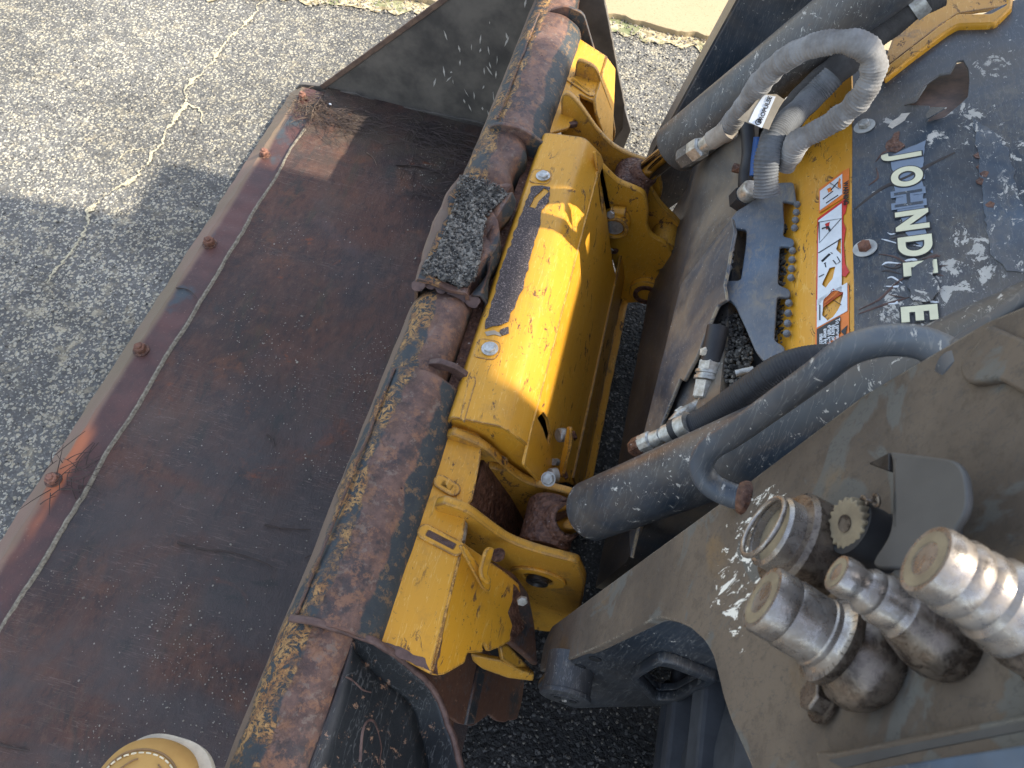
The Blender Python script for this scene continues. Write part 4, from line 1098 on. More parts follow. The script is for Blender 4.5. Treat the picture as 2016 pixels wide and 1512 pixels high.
# ============================================================ HOSES
def ribbed(name, px, rad, mat, parent, plane=None, sag=.0, rib=.0012, period=.0045, wr=.003, seg=22, label=None, puck=0):
    P = [(_at(*q[:2], *q[2:])) for q in px]; path = cat(P, 8); fine = [path[0]]; s = [0]
    # resample evenly
    tot = 0; out = [path[0]]; step = period / 3; acc = 0
    for a, b in zip(path[:-1], path[1:]):
        l = (b - a).length
        while acc + l >= step:
            t = (step - acc) / l; a = a.lerp(b, t); out.append(a); l = (b - a).length; acc = 0
        acc += l
    def rr(i, t):
        r = rad * (1 + rib / rad * (1 if i % 3 == 0 else -.3))
        return r + wr * noise.noise(out[i] * 45) * .6 + puck * max(0, math.sin(i * step * 260)) * wr
    return sweep(name, out, rr, mat, parent, seg=seg, flat=.93, label=label)
# ============================================================ LIFT ARMS
def arm(y0, y1, label, near):
    t = thing('lift_arm', label, 'lift arm', (.2, y0, .2), 'loader lift arms')
    prof = [(.083, .31), (.082, .25), (.105, .205), (.148, .184), (.241, .338), (.29, .50), (.33, .80), (.36, 1.14), (.230, 1.14), (.200, .98)]
    if not near: prof = prof[:7] + [(.36, 1.14), (.60, 1.45), (2.2, 1.75), (2.2, 1.85), (.55, 1.58), (.230, 1.14), (.200, .98)]
    if near:
        prof = prof[:8] + [(.62, 1.26), (.60, 1.22)][:0] + prof[8:]
    o = rnd([Vector((a, y0, b)) for a, b in prof], .014)
    hole = [Vector((a.x, y0, a.z)) for a in [AY(*q, y0) for q in [(1258, 1318), (1300, 1292), (1318, 1293), (1392, 1322), (1330, 1358), (1296, 1360)]]] if near else []
    dm = M['charpanel2'] if near else M['char']
    plate('arm_side', o, (0, -1, 0), .010, M['armside'] if near else M['char'], t, holes=[rnd(hole, .008)] if near else [], bev=.002)
    yplate('arm_side', prof, y1 - .010, .010, M['char'], t, bev=.002, r=.014)
    # front strap folded over both sides
    fr = [(.0815, .30), (.200, .98), (.230, 1.14)]
    return t, hole
M['armside'] = mat_charcoal("blue_black_arm_side", .15, .12, .55)
na_, hole = arm(.25, .32, 'near dusty brown lift arm with couplers, grab handle and diamond cut-out, at lower right', True)
fa_, _ = arm(1.34, 1.41, 'far lift arm in deep shade behind the far tilt cylinder', False)
along_y('front_strap', sheet([(.0815, .265), (.083, .31), (.1415, .645), (.200, .98), (.2285, 1.14)], -.004)[::1], 1.344, 1.406, M['crossp'], fa_, n=2, smooth=False)
nA = Vector((-math.sin(R(80)), 0, math.cos(R(80)))); pA = Vector((.09, 0, .35))
def A_(a, b, off=0.0): return AP(a, b, pA + nA * off, nA)
# dusty front face, widening above the knee
face = [A_(a, b, .004) for a, b in [(1062, 1322), (1070, 1270), (1086, 1234), (1290, 1084), (1460, 960), (1700, 778), (1945, 632), (2120, 560), (2300, 900), (2300, 1700), (1560, 1760), (1500, 1570), (1478, 1505), (1440, 1420), (1424, 1372), (1412, 1320), (1404, 1290), (1388, 1262), (1360, 1236), (1330, 1222), (1300, 1216), (1284, 1220), (1180, 1272)]]
plate('front_plate', rnd(face, .006), nA, .010, M['dusty'], na_, bev=.0012)
yplate('arm_floor_side', [(.10, .24), (.15, .2), (.24, .35), (.22, .42)], .2497, .003, M['armside'], na_, bev=.001)
# diamond frame round the cut-out
hx = [Vector((v.x, .25, v.z)) for v in hole]
cx = sum((v for v in hx), Vector()) / len(hx)
outr = [cx + (v - cx) * 1.30 + Vector((0, -.012, 0)) for v in hx]; inr = [v + Vector((0, -.012, 0)) for v in hx]
plate('cutout_frame', rnd(outr, .008), (0, -1, 0), .013, M['armside'], na_, holes=[rnd(inr, .008)], bev=.003)
along_y('cutout_backing', [(v.x, v.z) for v in outr], .285, .30, M['rust'], na_, n=1, smooth=False)
# pivot boss at the toe
pb = AY(1112, 1374, .215)
lathe('pivot_boss', [(.031, 0), (.0305, .045), (.0325, .046), (.0325, .051), (.031, .052)], Vector((pb.x, .266, pb.z)), (0, -1, 0), M['armside'], na_, seg=36)
pin = lathe('pivot_pin', [(.018, 0), (.018, .0535)], Vector((pb.x, .266, pb.z)), (0, -1, 0), M['armside'], na_, seg=26)
for k in range(3):
    a = k * 2.094 + .5
    lathe('pin_recess', [(.0048, .0), (.0048, .0012)], Vector((pb.x + .0115 * math.cos(a), .2122, pb.z + .0115 * math.sin(a))), (0, -1, 0), M['dark'], pin, seg=14)
hexbolt('pin_screw', Vector((pb.x, .2128, pb.z)), (0, -1, 0), .0035, M['zinc'], pin, washer=0)
for a, b in ((1172, 1297), (1142, 1312)):
    c = AY(a, b, .2495); lathe('plug_hole', [(.0075, 0), (.0075, .0012), (.005, .0012)], c, (0, -1, 0), M['dark'], na_, seg=16)
# raised ledge at the bottom right of the face
lo = [A_(a, b, .012) for a, b in [(1602, 1476), (1640, 1478), (1800, 1446), (2016, 1404), (2200, 1368), (2200, 1700), (1640, 1700), (1612, 1520)]]
plate('lower_panel', rnd(lo, .005), nA, .005, M['dusty'], na_, bev=.002)
gv = [A_(a, b, .0125) for a, b in [(1630, 1496), (1800, 1462), (2016, 1420), (2200, 1385), (2200, 1400), (2016, 1438), (1800, 1480), (1660, 1512)]]
plate('panel_groove', gv, nA, .0006, M['guardtab'], na_, bev=.0001)
lo = [A_(a, b, .022) for a, b in [(1660, 1525), (1720, 1512), (2016, 1464), (2200, 1434), (2200, 1700), (1660, 1700)]]
plate('lower_ledge', rnd(lo, .005), nA, .008, M['guard'], na_, bev=.0015)
# grab handle
H = [(1484, 984, .306), (1440, 975, .309), (1402, 956, .315), (1383, 930, .322), (1384, 905, .328), (1402, 880, .332), (1450, 850, .334), (1600, 742, .338), (1660, 696, .340), (1710, 676, .340), (1760, 669, .338), (1810, 674, .332), (1850, 690, .322), (1885, 712, .310), (1908, 735, .300)]
hp = cat([AY(a, b, y) for a, b, y in H], 6)
hd = sweep('grab_handle', hp, .0104, M['handle'], na_, seg=24)
e = hp[-1]; dd = (hp[-1] - hp[-4]).normalized()
lathe('handle_foot', [(.0125, -.004), (.0155, .0), (.0165, .008), (.0125, .012)], e - dd * .008, dd, M['char'], hd, seg=24)
lathe('handle_foot', [(.0125, -.004), (.0145, .0), (.0145, .004), (.0125, .008)], hp[0] + (hp[3] - hp[0]).normalized() * .004, hp[3] - hp[0], M['rust'], hd, seg=24)
hk = [A_(a, b, .010) for a, b in [(1885, 716), (1928, 668), (1938, 640), (1950, 640), (2016, 668), (2100, 705), (2100, 820), (2016, 775), (1960, 745), (1920, 755), (1895, 752)]]
plate('handle_gusset', rnd(hk, .006), nA, .008, M['dusty'], na_, bev=.002)
# hydraulic quick couplers
CA = Vector((-.955, .14, .20)).normalized(); CQ = Vector((-.95, .25, .15)).normalized()
def coupler(base, L, k, prof, Lp, knl, label):
    b = A_(*base, .002); ax = CQ; s = L / Lp
    prof = [(r * k, h * s) for r, h in prof]
    o = lathe('quick_coupler_fitting', [q for q in prof if q[1] <= L * .47], b, ax, M['fitbody'], na_, seg=40, label=label, angle=60)
    top = [q for q in prof if q[1] >= L * .43]
    lathe('sleeve', top, b, ax, M['fit'], o, seg=64, knurl=(lambda h: .60 * L < h < .80 * L) if knl else None, angle=40)
    rt = prof[-1][0]
    lathe('dust_face', [(rt * .97, L - .004), (rt * .97, L + .0002), (rt * .6, L + .0004), (rt * .56, L - .0006)], b, ax, M['fitcap'], o, seg=36)
    return o
P1 = [(.024, -.01), (.034, .0), (.039, .012), (.038, .026), (.031, .036), (.029, .040), (.034, .043), (.035, .052), (.031, .0535), (.029, .056), (.027, .058), (.0275, .061), (.0275, .063), (.0262, .0645), (.0262, .092), (.0255, .096), (.0265, .099), (.0265, .114), (.0252, .118), (.0222, .118)]
coupler((1732, 1318), .071, .71, P1, .118, True, 'thick smooth coupler with round dusty face, lowest of the three')
P2 = [(.026, -.01), (.036, .0), (.040, .012), (.037, .026), (.030, .040), (.0265, .046), (.0235, .049), (.0235, .052), (.0235, .064), (.0205, .068), (.0215, .070), (.0215, .074), (.0180, .078), (.0170, .080), (.0170, .084), (.0185, .087), (.0185, .094), (.0170, .098), (.0150, .098)]
coupler((1884, 1270), .064, .53, P2, .098, False, 'slim stepped coupler between the two thick ones')
P3 = [(.030, -.01), (.040, .0), (.040, .018), (.034, .026), (.036, .034), (.036, .044), (.0325, .050), (.034, .054), (.034, .060), (.0315, .066), (.0315, .074), (.028, .078), (.029, .084), (.029, .088), (.027, .092), (.0285, .096), (.0285, .102), (.0262, .106), (.0270, .110), (.0270, .120), (.0255, .125), (.0225, .125)]
coupler((2140, 1290), .070, .56, P3, .125, False, 'thick ribbed coupler at the right edge')
# knurled capped port with retaining chain
cb = A_(1660, 1118, .0)
kc = lathe('capped_port', [(.030, -.004), (.031, .006), (.028, .012), (.031, .016), (.031, .038), (.029, .041), (.024, .0415)], cb, CA, M['fitbody'], na_, seg=80, knurl=lambda h: .013 < h < .039, label='knurled port collar with a wire ring cap')
lathe('port_plug', [(.023, .036), (.023, .050), (.021, .052), (.0195, .051), (.019, .044)], cb, CA, M['fit'], kc, seg=40)
lathe('plug_face', [(.019, .040), (.019, .0465)], cb, CA, M['fitcap'], kc, seg=30)
def ringpath(c, ax, r, n=28, a0=0, a1=6.2832):
    u = ax.orthogonal().normalized(); v = ax.cross(u); return [c + (u * math.cos(a0 + (a1 - a0) * i / n) + v * math.sin(a0 + (a1 - a0) * i / n)) * r for i in range(n + 1)]
sweep('cap_ring', ringpath(cb + CA * .056, (CA + Vector((0, .12, 0))).normalized(), .0205), .0017, M['fit'], kc, seg=10)
# star cap
sb = A_(1755, 1078, .0)
starax = (CA + Vector((.10, -.30, .0))).normalized()
kb = lathe('star_capped_port', [(.018, -.004), (.019, .004), (.016, .010), (.0165, .014), (.0165, .026)], sb, CA, M['hose'], na_, seg=40, label='black port closed by a toothed star cap')
sc_ = sb + CA * .030
u = starax.orthogonal().normalized(); v = starax.cross(u)
star = [sc_ + (u * math.cos(2 * math.pi * i / 96) + v * math.sin(2 * math.pi * i / 96)) * (.0142 + .0012 * math.sin(2 * math.pi * i / 96 * 19)) for i in range(96)]
plate('star_cap', star, starax, .008, M['fitcap'], kb, bev=.001)
lathe('star_recess', [(.005, 0), (.005, .0008), (.004, .0009)], sc_, starax, M['fitbody'], kb, seg=20)
# chain pieces
def chain(px, off, parent, name='chain_link', r=.0030):
    pts_ = cat([A_(a, b, off) for a, b in px], 3)
    for i, p in enumerate(pts_):
        ax = Vector((1, .3, 0)) if i % 2 else Vector((.1, 1, .6))
        lk_ = ringpath(p, ax.normalized(), r, 10); sweep(name, lk_, .0011, M['fitbody'], parent, seg=6)
chain([(1565, 1010), (1530, 1020), (1512, 1050), (1506, 1085)], .03, kc)
chain([(1640, 1016), (1660, 1002), (1690, 990), (1725, 985)], .026, kb)
sweep('chain_pin', [A_(1650, 1012, .028), A_(1672, 996, .028)], .0014, M['zinc'], kb, seg=8)
# plain hex bolt low on the face
hexbolt('face_bolt', A_(1622, 1380, .006), CA, .0098, M['fitbody'], na_, washer=1.35, h=.95)
# bent guard tab beside the star cap
gt = [A_(a, b, .040) for a, b in [(1748, 888), (1757, 905), (1756, 1030), (1748, 1060), (1715, 1108), (1728, 1120), (1790, 1118), (1830, 1100), (1860, 1070), (1905, 1000), (1900, 935), (1880, 905)]]
ng_ = nA
plate('coupler_guard', rnd(gt, .006), nA, .004, M['guardtab'], na_, bev=.0012)
for px1, px2 in (((1757, 905), (1756, 1040)),):
    a, b = A_(*px1, .040), A_(*px2, .040); q = [a, b, b - nA * .038, a - nA * .038]
    plate('guard_flange', q, (b - a).cross(nA), .004, M['guardtab'], na_, bev=.001)
tri = [A_(a, b, .020) for a, b in [(1710, 913), (1750, 890), (1750, 928)]]
plate('guard_ear', rnd(tri, .001), nA, .003, M['dkpin'], na_, bev=.0006)

# ============================================================ TYRE
ty = thing('tyre', 'black lugged tyre tread below the near lift arm at the bottom edge', 'tyre', (.66, .1, 0))
TC = Vector((.655, 0, .415)); TR = .405
lathe('carcass', [(.30, 0), (.37, .02), (TR - .01, .06), (TR, .12), (TR, .24), (TR - .01, .30), (.37, .335), (.30, .35)], Vector((TC.x, -.06, TC.z)), (0, 1, 0), M['tyre'], ty, seg=96)
lathe('rim', [(.10, .02), (.30, .02), (.30, .33), (.10, .33)], Vector((TC.x, -.06, TC.z)), (0, 1, 0), M['dark'], ty, seg=40)
lug = None
for k in range(30):
    a = k / 30 * 2 * math.pi
    u = Vector((math.cos(a), 0, math.sin(a))); v = Vector((-math.sin(a), 0, math.cos(a)))
    if lug is None:
        vs = []
        for (yy, s) in ((-.05, 1), (.285, 1)):
            for (tt, rr) in ((-.022, TR - .012), (.022, TR - .012), (.015, TR + .016), (-.015, TR + .016)):
                vs.append(Vector((rr, yy, tt)))
        lug = mk(vs, [(0, 1, 2, 3), (7, 6, 5, 4), (0, 4, 5, 1), (1, 5, 6, 2), (2, 6, 7, 3), (3, 7, 4, 0)]); lug.name = 'lug'; lug.materials.append(M['tyre'])
    o = bpy.data.objects.new('tread_lug', lug); col.objects.link(o); o.parent = ty
    o.matrix_local = Matrix.Translation(TC - WL[ty.name]) @ Matrix.Rotation(-a, 4, 'Y')
    b = o.modifiers.new('b', 'BEVEL'); b.width = .005; b.segments = 2

# ============================================================ CHASSIS
ch = thing('skid_loader', 'grey and yellow loader body with a chipped front panel, lettering and a slotted guard', 'loader body', (.6, .83, .2))
th = R(30); nP = Vector((-math.sin(th), 0, math.cos(th))); pP = Vector((.339, .83, .6956))
def P_(a, b, off=0.0): return AP(a, b, pP + nP * off, nP)
# blue grey front panel
fp = [P_(a, b) for a, b in [(1678, 240), (1740, 152), (1870, 60), (1950, 20), (2140, -60), (2300, 300), (2300, 760), (2016, 760), (1680, 760), (1682, 700), (1681, 560), (1677, 420)]]
tear = [P_(a, b) for a, b in [(1782, 206), (1800, 196), (1815, 170), (1850, 146), (1872, 142), (1884, 120), (1896, 118), (1906, 135), (1908, 160), (1905, 190), (1890, 205), (1860, 230), (1825, 240), (1833, 222), (1830, 208), (1810, 207)]]
plate('front_panel', rnd(fp, .004), nP, .004, M['charpanel'], ch, holes=[tear], bev=.0008)
tp_ = [P_(a, b, -.006) for a, b in [(1760, 220), (1785, 160), (1840, 115), (1905, 85), (1950, 130), (1930, 215), (1850, 270), (1780, 260)]]
plate('rusty_metal_behind_tear', tp_, (nP + Vector((.15, .1, 0))).normalized(), .003, M['rustplate'], ch, bev=.0005)
for cxy in [((1832, 208), (1868, 222), (1826, 240), (1822, 225)), ((1780, 207), (1802, 196), (1812, 172), (1824, 166), (1806, 206))]:
    fl_ = [P_(a, b, .004) for a, b in cxy]
    plate('torn_flap', fl_, (nP + Vector((-.4, .3, 0))).normalized(), .002, M['charpanel'], ch, bev=.0004)
# yellow sill below the panel, bent round a soft corner
ys = arc2([(.262, .52), (.268, .58), (.300, .648), (.341, .694)], .02, 5)
along_y('yellow_sill', sheet(ys, .005), .50, 1.20, M['yclean'], ch, n=30, disp=gentle, angle=60)
ys2 = [P_(a, b, .002) for a, b in [(1738, 130), (1748, 126), (1800, 84), (1862, 42), (1882, 28), (1960, 28), (1985, 12), (1990, -40), (1800, -40), (1780, 40)]]
yr = [P_(a, b, .010) for a, b in [(1735, 138), (1790, 95), (1850, 50), (1885, 26), (1950, 26), (1982, 8), (1984, -20), (1996, -20), (1992, 12), (1958, 46), (1885, 48), (1862, 62), (1800, 108), (1742, 154)]]
plate('yellow_frame_rim', rnd(yr, .004), nP, .016, M['yclean'], ch, bev=.0035)
yw = [P_(a, b, -.02) for a, b in [(1735, 138), (1850, 50), (1885, 26), (1990, 10), (1990, -60), (1800, -60), (1770, 40)]]
plate('yellow_frame_wall', yw, nP, .006, M['yellow2'], ch, bev=.001)
# lettering
uy = Vector((0, -1, 0)); ux = Vector((math.cos(th), 0, math.sin(th)))
def letter(c, px, size=.050, ghost=False, clip=None):
    o = P_(*px, .0022)
    bk_ = text_mesh(c, size, o, uy, ux, .0003, .0040)
    m1 = link('letter_outline', bk_, M['outline'] if not ghost else M['ghost'], ch)
    fm = text_mesh(c, size, o + nP * .0005, uy, ux, .0003, .0022 if not ghost else .0)
    link('letter', fm, M['cream'] if not ghost else M['charpanel'], m1)
letter('J', (1780, 308)); letter('O', (1782, 348), .049); letter('H', (1785, 391), .049, ghost=True); letter('N', (1792, 434)); letter('D', (1798, 484)); letter('E', (1808, 527), .048); letter('E', (1806, 616))
# film backing torn round the letters
bkp = jag([P_(a, b, .0016) for a, b in [(1750, 308), (1822, 276), (1816, 330), (1822, 352), (1765, 356)]], .002, .006)
plate('lettering_film', bkp, nP, .0008, M['ghost'], ch, bev=.0002)
bkp = jag([P_(a, b, .0014) for a, b in [(1762, 366), (1816, 338), (1822, 440), (1836, 500), (1790, 470), (1763, 405)]], .003, .006)
plate('lettering_film', bkp, nP, .0006, M['ghost'], ch, bev=.0002)
# torn scuffed patch over the middle of the word
for k, pxs in enumerate([[(1815, 512), (1838, 508), (1842, 540), (1850, 580), (1832, 590), (1800, 590), (1785, 560), (1800, 535)]]):
    plate('scraped_patch', jag([P_(a, b, .0042) for a, b in pxs], .006, .005, k), nP, .0008, M['charpanel'], ch, bev=.0002)
def scratch(px, r=.0011, mt='rustflat'):
    sweep('scratch_ridge', cat([P_(a, b, .0005) for a, b in px], 4), lambda i, t: r * (.5 + math.sin(3.1 * t)) * (1 + .5 * noise.noise(Vector((i * .8, r * 1e4, 0)))), M[mt], ch, seg=6, flat=.6)
scratch([(1682, 412), (1735, 372), (1790, 348), (1830, 325), (1880, 300)], .0022, 'dkscratch')
scratch([(1690, 610), (1730, 590), (1762, 560), (1790, 540)]); scratch([(1690, 618), (1740, 600), (1790, 585)])
scratch([(1730, 500), (1760, 505), (1790, 520), (1820, 530)]); scratch([(1725, 330), (1728, 350), (1710, 365)]); scratch([(1724, 318), (1740, 300), (1765, 296)])
for k in range(26):
    a = random.uniform(1735, 1830); b = random.uniform(440, 600)
    scratch([(a, b), (a + random.uniform(8, 22), b + random.uniform(-6, 4)), (a + random.uniform(20, 40), b + random.uniform(-9, 10))], random.uniform(.0006, .0014), random.choice(['rustflat', 'dkscratch', 'white']))
# rust scabs and bare spots
def scab(px, mt, off=.0012, amp=.003, seed=0, nm='paint_scar'): plate(nm, jag([P_(a, b, off) for a, b in px], amp, .004, seed), nP, .0008, M[mt], ch, bev=.0002)
scab([(1742, 280), (1755, 274), (1762, 262), (1770, 258), (1772, 276), (1782, 288), (1765, 300), (1746, 296)], 'rust', seed=1)
scab([(1748, 248), (1775, 222), (1790, 222), (1780, 236), (1756, 252)], 'sandpaint', seed=2)
for a, b in [(1925, 305), (1930, 328), (1938, 342), (1928, 356), (1948, 402)]:
    scab([(a - 9, b), (a, b - 7), (a + 10, b - 3), (a + 6, b + 7), (a - 4, b + 6)], 'rust', seed=b, amp=.002)
# sunlight on the right of the panel, painted as a paler chipped patch
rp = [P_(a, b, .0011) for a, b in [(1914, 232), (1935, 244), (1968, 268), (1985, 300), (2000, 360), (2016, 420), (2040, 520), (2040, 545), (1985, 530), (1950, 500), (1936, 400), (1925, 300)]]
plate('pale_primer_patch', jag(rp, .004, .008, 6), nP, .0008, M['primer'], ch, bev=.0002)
# panel bolts with white washers
for a, b, mt in ((1703, 489, 'rbolt'), (1702, 249, 'zinc')):
    hexbolt('panel_bolt', P_(a, b, .001), nP + Vector((-.15, 0, 0)), .0085, M[mt], ch, washer=1.75, h=.95, wmat=M['primerw'])
# warning decal on the sill
dcl = thing('warning_decal', 'peeling white and orange pictogram safety decal on the yellow sill', 'decal', P_(1640, 480))
tD = R(47); nD = Vector((-math.sin(tD), 0, math.cos(tD))); pD = Vector((.322, .83, .6735))
def D_(a, b, off=0.0): return AP(a, b, pD + nD * (.0012 + off), nD)
def dec(nm, px, mt, off, amp=0.0, holes=()):
    pts_ = [D_(a, b, off) for a, b in px]
    if amp: pts_ = jag(pts_, amp, .004, off * 1e5)
    return plate(nm, pts_, nD, .0005, M[mt], dcl, holes=[jag([D_(a, b, off) for a, b in h], .0012, .003) for h in holes], bev=.0001)
dec('orange_backing', [(1612, 372), (1660, 336), (1672, 330), (1672, 372), (1668, 385), (1612, 420)], 'orange', .0)
HL = [[(1652, 470), (1656, 470), (1655, 500), (1646, 490)], [(1618, 560), (1632, 528), (1646, 524), (1640, 548), (1626, 566)]]
dec('red_backing', [(1609, 430), (1664, 390), (1668, 400), (1664, 420), (1660, 424), (1660, 436), (1665, 450), (1661, 480), (1664, 520), (1672, 535), (1664, 545), (1657, 542), (1658, 578), (1606, 612)], 'red', .0, 0, HL)
dec('picture_panel', [(1614, 376), (1658, 342), (1658, 382), (1614, 414)], 'white', .0008, holes=[[(1652, 350), (1656, 352), (1655, 372), (1648, 368)], [(1628, 372), (1636, 368), (1638, 376), (1630, 380)]])
dec('picture_panel', [(1611, 434), (1657, 400), (1657, 420), (1657, 575), (1640, 568), (1609, 604)], 'white', .0008, holes=[[(1652, 470), (1656, 470), (1655, 500), (1646, 490)], [(1618, 560), (1632, 528), (1646, 524), (1640, 548), (1626, 566)], [(1624, 440), (1634, 436), (1632, 450), (1626, 452)]])
dec('orange_backing', [(1606, 616), (1671, 560), (1672, 690), (1620, 700), (1604, 700)], 'orange', .0, 0, [[(1618, 620), (1622, 588), (1640, 570), (1660, 575), (1655, 600), (1640, 625), (1628, 632)]])
dec('picture_panel', [(1608, 590), (1668, 556), (1668, 612), (1608, 645)], 'white', .0008, holes=[[(1618, 620), (1622, 588), (1640, 570), (1660, 575), (1655, 600), (1640, 625), (1628, 632)]])
dec('text_panel', [(1608, 648), (1654, 622), (1654, 655), (1608, 690)], 'ink', .0012)
dec('text_panel', [(1608, 697), (1654, 664), (1654, 690), (1630, 702), (1608, 706)], 'ink', .0012)
dlx = Vector((math.cos(tD), 0, math.sin(tD)))
for s_, px_, sz_ in (("To prevent", (1649, 648), .0075), ("injury or", (1641, 655), .0075), ("death keep", (1633, 660), .0075), ("away from", (1625, 666), .0075), ("machine", (1617, 672), .0075)):
    link('decal_words', text_mesh(s_, sz_, D_(*px_, .0018), uy, dlx, .0003, .0002), M['white'], dcl)
link('decal_words', text_mesh('WARNING', .010, D_(1665, 380, .0008), uy, dlx, .0003, .0003), M['ink'], dcl)
link('decal_words', text_mesh('W', .011, D_(1664, 688, .0008), uy, dlx, .0003, .0003), M['ink'], dcl)
dec('warning_triangle', [(1655, 652), (1668, 640), (1664, 662)], 'ink', .0010)
def dline(px, w_=.0008): sweep('pictogram_line', [D_(a, b, .0015) for a, b in px], w_, M['ink'], dcl, seg=4, flat=.3)
dline([(1612, 437), (1656, 430), (1613, 478), (1612, 437)]); dline([(1611, 498), (1656, 470)]); dline([(1618, 515), (1634, 500)], .0018); dline([(1637, 499), (1638, 498)], .002)
dline([(1624, 518), (1626, 526)]); dline([(1622, 519), (1626, 517)]); dline([(1618, 450), (1630, 446), (1634, 455)], .0016); dline([(1620, 392), (1640, 376)]); dline([(1626, 400), (1650, 384)]); dline([(1634, 360), (1652, 372)]); dline([(1636, 374), (1650, 358)]); dline([(1640, 590), (1656, 600)]); dline([(1614, 600), (1614, 630)])
dline([(1648, 505), (1654, 515), (1646, 520), (1640, 512)]); dline([(1612, 545), (1622, 540)]);
# slotted guard
tg = R(28); nG = Vector((-math.sin(tg), 0, math.cos(tg))); pG = Vector((.25, .83, .612))
def G_(a, b, off=0.0): return AP(a, b, pG + nG * off, nG)
go = [G_(a, b) for a, b in [(1520, 360), (1562, 358), (1566, 380), (1568, 400), (1541, 394), (1544, 448), (1541, 465), (1563, 470), (1563, 486), (1535, 483), (1531, 560), (1556, 570), (1556, 586), (1530, 583), (1524, 670), (1545, 682), (1545, 694), (1504, 712), (1487, 690), (1468, 645), (1448, 602), (1434, 588), (1424, 588), (1418, 560), (1432, 552), (1458, 552), (1468, 480), (1470, 452), (1440, 448), (1437, 432), (1450, 415), (1475, 400), (1500, 378)]]
gd = plate('slotted_guard', rnd(go, .006), nG, .006, M['guard'], ch, bev=.0015)
tf = R(72); nF = Vector((-math.sin(tf), 0, math.cos(tf))); pF = G_(1430, 560)
def Fk(a, b, off=0.0): return AP(a, b, pF + nF * off, nF)
fk = [Fk(a, b, .012) for a, b in [(1440, 428), (1446, 455), (1436, 500), (1432, 530), (1425, 560), (1430, 590), (1412, 600), (1395, 640), (1372, 700), (1345, 750), (1338, 745), (1300, 840), (1240, 1100), (1235, 980), (1290, 760), (1340, 560), (1385, 500)]]
plate('guard_flank', rnd(fk, .004), nF, .006, M['flank'], ch, bev=.0015)
# tooth strips along the slots
def teeth(px0, px1, n, nm='tooth'):
    for i in range(n):
        t = i / (n - 1); a = px0[0] + (px1[0] - px0[0]) * t; b = px0[1] + (px1[1] - px0[1]) * t
        lathe(nm, [(.0035, 0), (.0048, .001), (.0048, .006), (.0032, .008)], G_(a, b, -.006), nG + Vector((-.3, 0, 0)), M['toothm'], gd, seg=7)
teeth((1446, 456), (1437, 530), 7); teeth((1571, 406), (1566, 452), 4); teeth((1562, 497), (1559, 550), 4); teeth((1555, 600), (1551, 660), 4)
# curled back edge strip of the guard
# gravel caught behind the slots
pts = []; sz = []
for (poly_, nn_) in (([(1540, 440), (1560, 450), (1560, 475), (1540, 470)], 60), ([(1536, 485), (1556, 488), (1552, 570), (1530, 562)], 220), ([(1528, 585), (1550, 588), (1546, 680), (1522, 672)], 260), ([(1435, 600), (1452, 620), (1480, 690), (1475, 745), (1440, 775), (1424, 740), (1430, 680), (1415, 640)], 420)):
    xs = [p[0] for p in poly_]; ys_ = [p[1] for p in poly_]; c = 0
    while c < nn_:
        a = random.uniform(min(xs), max(xs)); b = random.uniform(min(ys_), max(ys_))
        if inside(a, b, poly_):
            c += 1; pts.append(G_(a, b, random.uniform(-.035, -.018))); sz.append(random.uniform(.002, .0055))
gv_ = tag(link('trapped_gravel', rocks(pts, sz), M['gravelin'], None), kind='stuff')
for a, b, s in ((1395, 700, .012), (1440, 650, .011), (1385, 640, .010), (1420, 660, .016)): pass
# dark cavity tray below the guard
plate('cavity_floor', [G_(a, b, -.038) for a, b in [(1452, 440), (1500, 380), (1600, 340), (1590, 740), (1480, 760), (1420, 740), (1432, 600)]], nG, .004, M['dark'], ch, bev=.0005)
# big lower cross plate in front, dull and dusty
xp = [(.150, .16), (.172, .30), (.166, .455), (.178, .50), (.215, .575), (.24, .56), (.24, .16)]
along_y('cross_plate', xp, .45, 1.30, M['crossp'], ch, n=20, wob=.001, angle=25)
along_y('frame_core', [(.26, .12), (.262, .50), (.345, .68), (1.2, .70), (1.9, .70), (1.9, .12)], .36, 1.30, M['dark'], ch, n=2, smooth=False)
# unseen cab roof and posts added for shade; hatch and notches shape the sun
shade_outline = [Vector(q) for q in [(.10, .34, 2.1), (1.275, .34, 2.1), (1.275, .25, 2.1), (2.25, .25, 2.1), (2.25, .80, 2.1), (1.86, .80, 2.1), (1.86, 1.62, 2.1), (.99, 1.62, 2.1), (1.01, 1.415, 2.1), (.10, 1.35, 2.1)]]
plate('cab_roof', rnd(shade_outline, .03), (0, 0, 1), .05, M['char'], ch, holes=[rnd([Vector((1.47, .815, 2.1)), Vector((1.665, .815, 2.1)), Vector((1.665, 1.235, 2.1)), Vector((1.47, 1.235, 2.1))], .04)], bev=.01)
for x_, y_ in ((1.06, .40), (1.06, 1.30), (1.80, .40), (1.80, 1.30)):
    link('cab_post', box_mesh((x_, y_, 1.39), (.06, .06, 1.40)), M['char'], ch, bevel=.008)
# ============================================================ HOSES AND FITTINGS
def hose_thing(label, loc): return thing('hydraulic_hose', label, 'hose', loc)
